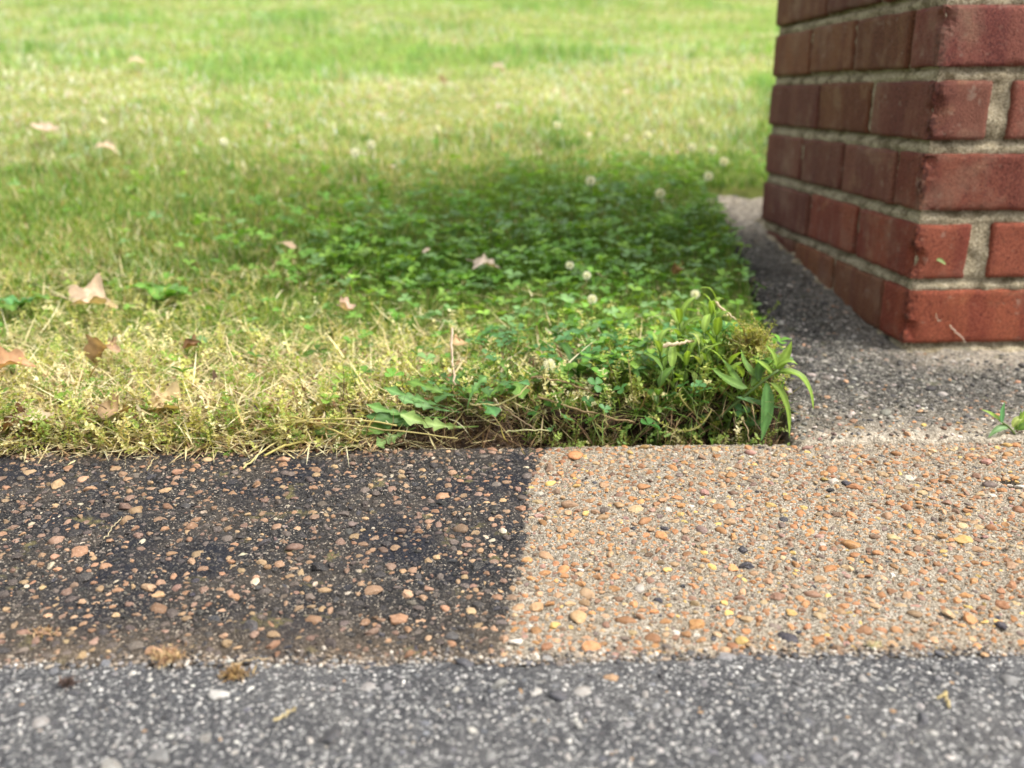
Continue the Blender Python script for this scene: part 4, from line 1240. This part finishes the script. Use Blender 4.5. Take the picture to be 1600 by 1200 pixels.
def rosette(base, n, L, W, label, seed, cols, name='dandelion_plant', cat='dandelion', group='dandelions at the turf edge', prof=dandel, el0=.8):
    base = np.asarray(base) + (0, 0, .012); L, W = L * 1.25, W * 1.15
    r = random.Random(seed)
    p = empty(name, tuple(base)); tag(p, label, cat, group)
    base = np.asarray(base)
    for i in range(n):
        a = i * 2.399 + r.uniform(-.3, .3); l = L * r.uniform(.7, 1.2); el = el0 * r.uniform(.5, 1.6)
        dh = np.array([math.cos(a), math.sin(a), 0])
        e1 = base + dh * l * .5 + np.array([0, 0, l * .62 * math.sin(el)]); e2 = base + dh * l + np.array([0, 0, l * .55 * math.sin(el) * r.uniform(.2, 1.1)])
        add_leaf(p, base, e1, e2, W * r.uniform(.75, 1.2), prof, (0, 0, 1), tuple(np.array(cols[i % len(cols)]) * r.uniform(.85, 1.15)), seed=seed + i, n=36, wav=.06)
    return p
rosette(gpt(745, 618, YK + .055), 11, .045, .018, 'dandelion rosette of dark toothed leaves at the foot of the pale upright straw', 41, [MG, DG, (.10, .24, .08)])
rosette(gpt(800, 600, YK + .085), 9, .040, .017, 'dandelion rosette at the left end of the dark soil hollow', 43, [MG, DG, MG])
rosette(gpt(690, 600, YK + .09), 9, .040, .016, 'dandelion rosette behind the pale turned-over leaf', 44, [MG, (.10, .24, .08)])
rosette(gpt(905, 600, YK + .095), 7, .034, .010, 'broad-leaved plantain above the soil hollow', 47, [DG, MG], 'plantain_plant', 'plantain', 'broad-leaved weeds in the turf', oval)
rosette(gpt(965, 605, YK + .085), 7, .034, .010, 'dark long-leaved plantain left of the lance-leaved weeds', 49, [DG, MG], 'plantain_plant', 'plantain', 'broad-leaved weeds in the turf', oval)
rosette(gpt(250, 415, YK + .45), 7, .032, .022, 'bright broad-leaved weed beside the large curled tan leaf', 51, [(.15, .30, .05), (.12, .26, .05)], 'plantain_plant', 'plantain', 'broad-leaved weeds in the turf', oval)
rosette(gpt(20, 440, YK + .40), 6, .028, .020, 'broad-leaved green weed at the left margin of the photo', 53, [MG, (.10, .24, .08)], 'plantain_plant', 'plantain', 'broad-leaved weeds in the turf', oval)

def clump(p, rad, n, cols, label, seed):
    r = np.random.RandomState(seed)
    o = empty('dried_clump', tuple(p)); tag(o, label, 'dried clump')
    u = r.normal(size=(n, 3)); u /= np.linalg.norm(u, axis=1, keepdims=True)
    pos = u * rad * r.rand(n, 1) ** .5 * (1, .7, .9)
    c = np.array(cols)[r.randint(len(cols), size=n)] * (1 + .2 * r.normal(size=(n, 1)))
    V, F, C = blades(pos, r.uniform(.008, .026, n), r.uniform(.0006, .0014, n), r.uniform(0, 6.28, n), r.uniform(.1, 2.2, n), r.normal(0, 1.2, n), np.clip(c, .01, .8), np.clip(c, .01, .8), 3)
    mesh_obj('strands', V, F, C, M_DRY, o)
    k = 130; pos2 = pos[r.randint(n, size=k)]
    c2 = np.array([(.34, .36, .08), (.42, .38, .13), (.26, .30, .07)])[r.randint(3, size=k)]
    V, F, C = scatter(SPRIGS, pos2, r.uniform(.4, .7, k), r.uniform(0, 6.28, k), np.abs(r.normal(0, .6, k)), r.uniform(0, 6.28, k), c2)
    mesh_obj('sprigs', V, F, C, M_GRASS, o)
clump(Q(1172, 548, YK + .065), .015, 330, [(.55, .45, .22), (.46, .36, .16), (.60, .52, .30), (.30, .20, .10)], 'tan dried clump of moss and straw on top of the mound at the right', 71)
# knotweed seed stalk curving along the kerb
def knot(pts, label, seed, rad=.0009, buds=46, col=(.30, .32, .09)):
    r = random.Random(seed)
    p = empty('knotweed_stalk', tuple(pts[0])); tag(p, label, 'seed stalk', 'budded weed stalks')
    path = bez(*[np.asarray(q) for q in pts], 24)
    add_stem(p, list(path), rad, rad * .6, (.30, .27, .10))
    for i in range(buds):
        s = path[int(r.uniform(.1, 1) * 23)] - np.array(pts[0])
        a, e = r.uniform(0, 6.28), r.uniform(-.3, 1.2)
        L = r.uniform(.0025, .005)
        u = np.array([math.cos(a) * math.cos(e), math.sin(a) * math.cos(e), math.sin(e)]) * L
        V, F, C = strip_leaf(bez(s, s + u * .5, s + u, 4), L * .5, oval, (0.1, 0, 1), .4, 0, np.array(col) * r.uniform(.7, 1.3))
        mesh_obj('bud', V, F, C, M_LEAF, p)
Y0 = YK + .008
knot([Q(1112, 640, Y0 + .01), Q(1080, 705, Y0 - .004), Q(1012, 645, Y0)], 'yellow-green budded stalk curving down to the kerb under the weeds', 61)
knot([Q(1100, 660, Y0 + .02), Q(1060, 625, Y0 + .01), Q(1062, 615, Y0 + .012)], 'short budded stalk above the curved one', 62, buds=24)
knot([Q(990, 640, Y0 + .03), Q(985, 580, Y0 + .035), Q(980, 555, Y0 + .045)], 'upright budded stalk left of the weeds', 63, buds=26)
knot([Q(1180, 600, YK + .05), Q(1206, 530, YK + .05), Q(1172, 490, YK + .06)], 'yellowing budded stalk arching over the dried clump', 64, buds=36)
knot([Q(1150, 600, YK + .06), Q(1180, 520, YK + .06), Q(1150, 500, YK + .07)], 'tan dried stalk inside the clump on the mound', 65, buds=30, col=(.42, .33, .14))

# bare stalks and straws
def stalk(pts, r0, r1, label, col=(.52, .43, .24), name='dry_stalk', cat='dry stalk', group='dry stalks along the turf edge'):
    p = np.asarray(pts[0]); path = bez(*[np.asarray(q) - p for q in pts], 14)
    path[1:-1] += 0.0006 * rng.normal(size=(12, 3))
    V, F = tube(path, r0, r1, 5)
    o = mesh_obj(name, V, F, np.tile(col, (len(V), 1)), M_DRY); o.location = p
    return tag(o, label, cat, group)
Ye = YK + .004
stalk([Q(706, 512, YK + .08), Q(704, 555, YK + .07), Q(712, 602, YK + .06)], .0014, .0011, 'pale pinkish straw standing upright in the middle of the turf edge', (.66, .52, .40))
stalk([Q(352, 525, YK + .12), Q(360, 550, YK + .11), Q(372, 582, YK + .10)], .0010, .0008, 'pale straw standing in yellow turf on the left', (.62, .52, .30))
stalk([Q(440, 650, Ye + .02), Q(500, 660, Ye + .01), Q(560, 690, Ye - .004)], .0011, .0008, 'long yellow stalk lying from the turf towards the dandelion', (.52, .44, .16))
stalk([Q(380, 732, Ye - .045), Q(410, 700, Ye - .012), Q(470, 668, Ye + .02)], .0009, .0007, 'thin pale stalk slanting down onto the black kerb', (.55, .47, .22))
stalk([Q(413, 712, Ye - .03), Q(440, 695, Ye - .01), Q(475, 690, Ye)], .0010, .0013, 'forked yellow stalk tip resting on the kerb edge', (.50, .43, .15))
stalk([Q(400, 672, Ye + .01), Q(520, 640, Ye + .008), Q(620, 665, Ye)], .0009, .0008, 'straight yellow stalk laid along the turf edge', (.54, .46, .18))
stalk([Q(430, 655, Ye + .012), Q(560, 662, Ye), Q(715, 685, Ye)], .0008, .0006, 'longest yellow stalk running under the dandelion leaf', (.50, .42, .18))
stalk([Q(735, 632, Ye + .02), Q(800, 640, Ye + .008), Q(826, 600, Ye + .025)], .0009, .0007, 'pale curved stalk in front of the soil hollow', (.48, .44, .20))
stalk([Q(790, 676, Ye + .004), Q(830, 668, Ye), Q(860, 674, Ye + .006)], .0007, .0006, 'short pale stalk lying on the soil', (.48, .46, .24))
stalk([Q(840, 620, Ye + .03), Q(900, 640, Ye + .02), Q(992, 660, Ye + .01)], .0010, .0007, 'brown runner across the front of the soil hollow', (.34, .24, .13))
stalk([Q(830, 590, Ye + .05), Q(880, 590, Ye + .03), Q(935, 618, Ye + .02)], .0010, .0006, 'brown twig over the top of the soil hollow', (.32, .22, .12))
stalk([Q(780, 630, Ye + .03), Q(800, 650, Ye + .014), Q(838, 672, Ye + .008)], .0008, .0006, 'grey-brown twig leaning down beside the clods', (.30, .22, .14))
stalk([Q(1036, 540, YK + .045), Q(1060, 535, YK + .04), Q(1084, 533, YK + .05)], .0022, .0012, 'flat straw lying on top of the weeds', (.60, .50, .34))
stalk([Q(1115, 470, YK + .10), Q(1130, 485, YK + .095), Q(1150, 500, YK + .09)], .0018, .0008, 'straw leaning at the back of the mound', (.62, .50, .32))
stalk([Q(930, 660, Ye + .016), Q(950, 690, Ye + .004), Q(948, 640, Ye + .02)], .0007, .0005, 'pale bent stem in the hollow', (.40, .36, .16))
stalk([Q(1150, 640, Ye + .03), Q(1168, 660, Ye + .01), Q(1170, 690, Ye + .002)], .0008, .0005, 'root hanging behind the hanging leaf', (.40, .30, .18))
stalk([Q(880, 1060, YK - .37), Q(884, 1050, YK - .36), Q(890, 1058, YK - .365)], .0004, .0004, 'tiny straw fleck on the asphalt', (.5, .4, .2)) if False else None

# nearest clover leaves, each with leaflets and a stem
LEAFLET = mesh_data('leaflet', LV, [LF], LC * np.array((.075, .20, .05)), M_LEAF)
LEAFLET2 = mesh_data('leaflet', LV, [LF], LC * np.array((.11, .25, .09)), M_LEAF)
STEMV, STEMF = tube(bez(np.array((0, 0, -.026)), np.array((.004, 0, -.012)), np.zeros(3), 6), .0006, .0004, 5)
STEM = mesh_data('stem', STEMV, STEMF, np.tile((.22, .28, .09), (len(STEMV), 1)), M_LEAF)
def clover(p, s, az, tilt, me, label):
    c = empty('clover_leaf', tuple(p)); c.rotation_euler = (tilt[0], tilt[1], az); c.scale = (s, s, s)
    tag(c, label, 'clover leaf', 'clover leaves along the soil edge')
    for k in range(3):
        o = bpy.data.objects.new('leaflet', me); o.rotation_euler = (0, random.uniform(-.3, .25), k * 2.094 + random.uniform(-.15, .15)); link(o, c)
    link(bpy.data.objects.new('stem', STEM), c)
for i in range(26):
    px = random.uniform(830, 1180); py = random.uniform(600, 668)
    clover(Q(px, py, YK + .034 + random.uniform(-.012, .010)), random.uniform(.55, .95), random.uniform(0, 6.28), (random.uniform(.2, .9), random.uniform(-.4, .4)), random.choice((LEAFLET, LEAFLET2)), 'small clover leaf drooping in the mouth of the soil hollow')
for (px, py, Y, s, lb) in [(925, 657, .012, .9, 'small clover leaf low in the soil hollow'), (1013, 664, .010, 1.15, 'dark round clover leaf hanging by the curved budded stalk'),
                           (971, 608, .030, .9, 'grey-green clover leaf at the top of the hollow'), (898, 598, .035, .8, 'clover leaf beside the white clover bud'),
                           (886, 655, .014, .8, 'clover leaf at the left of the soil hollow'), (945, 640, .02, .7, 'tiny clover leaf in the dead fibres'), (862, 672, .010, .6, 'pale clover leaf just above the kerb')]:
    clover(Q(px, py, YK + Y), s, random.uniform(0, 6), (0.55, random.uniform(-.3, .3)), LEAFLET if s > .8 else LEAFLET2, lb)
for i in range(90):
    px, py = random.uniform(740, 1150), random.uniform(470, 585)
    Yd = YK + 0.05 + (585 - py) / 115 * 0.20
    p = Q(px, py, Yd)
    p = np.array([p[0], Yd, float(ground_z(p[0], Yd)) + random.uniform(.018, .034)])
    clover(p, random.uniform(.75, 1.2), random.uniform(0, 6.28), (random.uniform(-.1, .5), random.uniform(-.3, .3)), random.choice((LEAFLET, LEAFLET2)), 'three-lobed green clover leaf in the turf left of the weeds')

# ------------------------------------------------------------------ clover flowers
def flower_head():
    r = np.random.RandomState(5)
    Vs, Fs, Cs, off = [], [], [], 0
    n = 52
    for i in range(n):
        zf = 1 - 2 * (i + .5) / n; a = i * 2.39996
        rr = math.sqrt(max(0, 1 - zf * zf))
        d = np.array([rr * math.cos(a), rr * math.sin(a), zf]); d = d + (0, 0, .35); d /= np.linalg.norm(d)
        s = np.array([rr * math.cos(a), rr * math.sin(a), zf]) * 0.0022
        V, F, C = strip_leaf(bez(s, s + d * .003, s + d * .0058 + (0, 0, .0004), 4), .0024, oval, (d[1], -d[0], .2), .5, 0, np.array((.82, .80, .74)) * r.uniform(.85, 1.1), 1.0)
        C = np.clip(C, 0, .86)
        Vs.append(V); Fs.append(F[0] + off); Cs.append(C); off += len(V)
    return mesh_data('flower_head', np.concatenate(Vs), [np.concatenate(Fs)], np.concatenate(Cs), M_PETAL)
HEAD = flower_head()
FV, FF = tube(bez(np.array((.006, .004, -.055)), np.array((0, 0, -.03)), np.zeros(3), 6), .0008, .0007, 5)
FSTEM = mesh_data('stem', FV, FF, np.tile((.13, .22, .06), (len(FV), 1)), M_LEAF)
FL = [(1096, 190, 'topmost white clover flower by the back of the pier'), (1081, 230, 'white clover flower left in the cluster beside the pier'), (1113, 235, 'white clover flower in the middle of the cluster beside the pier'),
      (1131, 253, 'white clover flower nearest the pier'), (1107, 276, 'lowest white clover flower in the cluster beside the pier'), (1031, 303, 'white clover flower above the pale end of the apron'),
      (923, 283, 'white clover flower left of the lone one near the apron'), (683, 202, 'white clover flower in the middle of the lawn'), (580, 226, 'right-hand white clover flower of a close pair in the lawn'),
      (555, 239, 'left-hand white clover flower of a close pair in the lawn'), (890, 415, 'upper of two white clover flowers in the dark clover'), (917, 431, 'lower of two white clover flowers in the dark clover'),
      (925, 468, 'white clover flower in front of the dark clover'), (1086, 460, 'white clover flower just behind the weeds'), (980, 216, 'faint white clover flower left of the cluster by the pier'),
      (1012, 212, 'faint white clover flower nearest left of the cluster'), (870, 196, 'pinkish white clover flower far left of the cluster'), (350, 222, 'lone white clover flower in the left lawn'), (858, 570, 'browning clover flower above the soil hollow')]
def lawn_at(px, py, h=0.0): return at_z(px, py, lambda x, y: float(ground_z(x, y)) + h if y > .8 else -1)
for (px, py, lb) in FL:
    p = lawn_at(px, py, .042)
    if p[1] > 1.35: p = lawn_at(px, py, .060)
    f = empty('clover_flower', tuple(p)); tag(f, lb, 'clover flower', 'white clover flowers in the lawn')
    s = random.uniform(.75, .95) if p[1] < 1.3 else random.uniform(1.05, 1.3)
    if py == 570: s = .8
    f.scale = (s,) * 3; f.rotation_euler = (random.uniform(-.3, .3), random.uniform(-.3, .3), random.uniform(0, 6))
    link(bpy.data.objects.new('flower_head', HEAD), f); link(bpy.data.objects.new('stem', FSTEM), f)

# ------------------------------------------------------------------ fallen leaves
def fallen(p, size, kind, yaw, tilt, roll, curl, col, label, seed):
    r = np.random.RandomState(seed)
    nr, ns = 7, 44
    V, C, F = [(0, 0, 0)], [np.array(col)], []
    th = np.arange(ns) * 2 * math.pi / ns
    if kind == 'lobed':
        out = 0.62 + 0.38 * np.abs(np.cos(th * 2.5)) ** 1.5 + 0.05 * np.sin(th * 11)
    elif kind == 'oval':
        out = 1 / np.sqrt(np.cos(th) ** 2 + (np.sin(th) / .42) ** 2) * (1 + .05 * np.sin(th * 9))
    else:
        out = 1 / np.sqrt(np.cos(th) ** 2 + (np.sin(th) / .62) ** 2) * (1 + .14 * np.sin(th * 7 + seed))
    for i in range(1, nr + 1):
        for j in range(ns):
            q = i / nr * out[j] * size / 2
            x_, y_ = q * math.cos(th[j]), q * math.sin(th[j])
            zz = curl * .6 * (y_ * y_) / size * 4 + curl * .22 * x_ * x_ / size * 4 * math.copysign(1, math.cos(seed)) + .10 * size * mnoise.noise(Vector((x_ * 70, y_ * 70, seed))) + .03 * size * mnoise.noise(Vector((x_ * 190, y_ * 190, seed)))
            V.append((x_, y_, zz)); k = 1 + .45 * mnoise.noise(Vector((x_ * 150, y_ * 150, seed + 5))) - .25 * (i / nr) ** 4
            if abs(y_) < size * .02: k *= 1.25
            C.append(np.array(col) * k)
    for j in range(ns): F.append([0, 1 + j, 1 + (j + 1) % ns])
    F4 = [[1 + (i - 1) * ns + j, 1 + i * ns + j, 1 + i * ns + (j + 1) % ns, 1 + (i - 1) * ns + (j + 1) % ns] for i in range(1, nr) for j in range(ns)]
    t = empty('fallen_leaf', tuple(p)); t.rotation_euler = (tilt * .62, roll, yaw)
    tag(t, label, 'dead leaf', 'dead leaves fallen on the lawn')
    mesh_obj('blade', V, [np.array(F), np.array(F4)], np.clip(C, .01, .8), M_DRY, t)
    SV, SF = tube(bez(np.array((-size * .45, 0, .001)), np.array((-size * .6, .002, .004)), np.array((-size * .75, .006, .002)), 6), .0008, .0006, 5)
    mesh_obj('leaf_stalk', SV, SF, np.tile(np.array(col) * .7, (len(SV), 1)), M_DRY, t)
for (px, py, h, size, kind, yaw, tilt, roll, curl, col, lb) in [
    (143, 470, .026, .060, 'lobed', .4, .45, .15, .7, (.56, .41, .29), 'large curled tan lobed leaf standing in the grass on the left'),
    (160, 545, .022, .042, 'torn', 2.6, .45, .5, 1.3, (.46, .29, .18), 'brown folded leaf in front of the large tan one'),
    (537, 480, .028, .034, 'torn', 1.5, 1.2, .1, .9, (.58, .40, .31), 'pinkish leaf standing on edge in the middle of the turf'),
    (719, 532, .022, .040, 'oval', 1.5, 1.15, .2, .5, (.56, .36, .20), 'oval orange-tan leaf leaning beside the upright straw'),
    (302, 540, .018, .028, 'torn', .2, .5, .1, 1.2, (.24, .13, .07), 'small dark brown leaf in the yellow turf'),
    (12, 570, .020, .042, 'torn', .3, .6, -.3, 1.2, (.48, .27, .15), 'brown leaf cut off by the left margin'),
    (262, 632, .004, .042, 'lobed', .2, .35, .1, .5, (.56, .42, .23), 'flat yellow-tan leaf half buried in straw'),
    (182, 640, .012, .034, 'torn', 1.3, .9, .3, 1.5, (.34, .23, .13), 'grey-brown rolled leaf beside the yellow-tan one'),
    (30, 665, .006, .046, 'torn', .1, .4, .0, 1.0, (.20, .10, .055), 'dark brown leaf at the kerb edge on the far left'),
    (55, 655, .008, .030, 'torn', .6, .3, .1, .6, (.60, .48, .34), 'cream scrap of leaf lying on the dark brown one'),
    (1060, 418, .030, .038, 'oval', 1.6, 1.1, .3, .8, (.27, .15, .08), 'brown leaf upright in the clover behind the weeds'),
    (760, 412, .030, .038, 'torn', .3, .5, .1, .8, (.55, .44, .36), 'pale curled leaf lying in the dark clover'),
    (70, 202, .030, .055, 'torn', .3, .7, .1, .6, (.60, .45, .36), 'pale pinkish leaf far back on the left lawn'),
    (166, 230, .030, .045, 'torn', .3, .6, .2, .7, (.58, .44, .32), 'tan leaf right of the pale pinkish one'),
    (215, 95, .030, .06, 'torn', .5, .6, .2, .6, (.58, .46, .32), 'tan leaf highest on the left lawn'),
    (780, 105, .030, .06, 'torn', .2, .6, .2, .6, (.56, .44, .34), 'tan leaf on the upper lawn right of the yellow patch'),
    (705, 596, .014, .020, 'torn', .2, .5, .2, .9, (.36, .17, .11), 'reddish leaf scrap at the foot of the upright straw'),
    (490, 660, .006, .018, 'torn', 2.2, .5, .2, .8, (.34, .14, .07), 'reddish-brown scrap under the yellow stalks'),
    (1120, 610, .012, .024, 'torn', 2.2, .9, .2, .8, (.50, .26, .13), 'orange-brown scrap among the weed stems')]:
    p = lawn_at(px, py, h + .010)
    fallen(p, size, kind, yaw, tilt, roll, curl, col, lb, int(px * 7 + py) % 97)

n = 70
xl, xr = wide(0.62, 0.1)
x, y = sample_region(n, xl, xr, 1.35, 7.0, 1.3); n = len(x)
ll = []
th = np.arange(8) * math.pi / 4
for i in range(6):
    o_r = rng.uniform(.6, 1.1, 8)
    V = np.column_stack([np.cos(th) * o_r, np.sin(th) * o_r * .7, rng.uniform(-.2, .4, 8)]) * .5
    V = np.vstack([[0, 0, .1], V]); ll.append((V, np.array([[0, 1 + j, 1 + (j + 1) % 8] for j in range(8)])))
c = np.array([(.60, .48, .36), (.66, .56, .44), (.50, .36, .24)])[rng.randint(3, size=n)]
V, F, C = scatter(ll, np.column_stack([x, y, ground_z(x, y) + rng.uniform(.025, .05, n)]), rng.uniform(.014, .04, n), rng.uniform(0, 6.28, n), np.abs(rng.normal(0, .5, n)), rng.uniform(0, 6.28, n), c)
tag(mesh_obj('leaf_litter', V, F, C, M_DRY), 'pale scraps of leaf litter strewn over the far lawn', 'leaf litter', kind='stuff')

# ------------------------------------------------------------------ litter on the kerb and the road
def fluff(px, py, z, rad, n, cols, label, name='dried_catkin', seed=0):
    r = np.random.RandomState(seed)
    p = at_z(px, py, z); o = empty(name, tuple(p)); tag(o, label, 'debris', 'bits of plant litter by the kerb')
    pos = np.column_stack([r.normal(0, rad * .55, n), r.normal(0, rad * .4, n), np.abs(r.normal(0, rad * .22, n))])
    c = np.array(cols)[r.randint(len(cols), size=n)] * (1 + .2 * r.normal(size=(n, 1)))
    V, F, C = blades(pos, r.uniform(.002, .006, n), r.uniform(.0006, .0014, n), r.uniform(0, 6.28, n), r.uniform(.3, 2.0, n), r.normal(0, 1, n), np.clip(c, .01, .8), np.clip(c, .01, .8), 3)
    mesh_obj('husks', V, F, C, M_DRY, o)
    st = stone_protos(1, 1, seed + 3, .7)[0]
    mesh_obj('core', st[0] * rad * 1.3, [st[1]], np.tile(np.array(cols[0]) * .6, (len(st[0]), 1)), M_STONE, o)
TANS = [(.42, .26, .16), (.50, .34, .20), (.30, .18, .11), (.50, .37, .20)]
fluff(262, 1028, -.006, .008, 240, TANS, 'tan husk clump on the road edge under the black kerb', seed=1)
fluff(366, 1054, -.006, .0058, 170, [(.44, .30, .13), (.36, .22, .10), (.16, .10, .06)], 'golden catkin scrap on the asphalt right of the husk clump', seed=2)
fluff(108, 1068, -.006, .0035, 60, [(.07, .045, .04), (.12, .08, .07)], 'small dark burr on the asphalt at the left', 'dark_burr', seed=3)
fluff(68, 990, -.008, .006, 70, TANS, 'stringy tan scrap on the black kerb', seed=4)
fluff(1365, 1012, -.008, .004, 26, [(.60, .56, .36), (.45, .38, .24)], 'pale winged seeds on dirt at the kerb foot', 'winged_seed', seed=5)
for (a, b, c_, zz, rr, lb, cl) in [
    ((1476, 1080), (1478, 1092), (1483, 1106), ROAD_Z + .002, .0008, 'yellow straw on the asphalt at the right', (.60, .48, .24)),
    ((1464, 1090), (1472, 1086), (1478, 1082), ROAD_Z + .002, .0006, 'short straw crossing the yellow one', (.60, .48, .24)),
    ((428, 1126), (448, 1116), (462, 1106), ROAD_Z + .002, .0007, 'straw on the blurred asphalt at the left', (.56, .45, .24)),
    ((360, 1042), (390, 1026), (420, 1028), ROAD_Z + .003, .0005, 'thin curved straw along the kerb foot', (.55, .42, .26)),
    ((230, 735), (236, 722), (248, 712), .001, .0005, 'hair-thin straw on the black kerb top', (.52, .44, .26)),
    ((162, 842), (176, 826), (190, 808), -.002, .0005, 'thin straw on the black kerb', (.50, .42, .28))]:
    stalk([at_z(*a, zz), at_z(*b, zz + .0015), at_z(*c_, zz)], rr, rr * .7, lb, cl, 'straw_bit', 'straw', 'straw bits on the kerb and road')
# bits stuck on the bricks
def on_face(px, py, off=-.0015):
    return at_y(px, py, PY + off)
stalk([on_face(1484, 508), on_face(1496, 521), on_face(1509, 536)], .0008, .0005, 'pale straw stuck to the lowest brick', (.66, .56, .48), 'straw_bit', 'straw', 'bits stuck on the bricks')
stalk([on_face(1463, 490), on_face(1461, 504), on_face(1471, 500)], .0004, .0003, 'tiny curled hair on the lowest brick', (.60, .52, .42), 'straw_bit', 'straw', 'bits stuck on the bricks')
lf_ = empty('leaf_scrap', tuple(on_face(1470, 408))); tag(lf_, 'tiny green leaf scrap stuck to the second brick course', 'leaf scrap')
add_leaf(lf_, on_face(1463, 407), on_face(1468, 402), on_face(1478, 414), .0042, oval, (0, -1, .2), (.30, .40, .16), n=8)
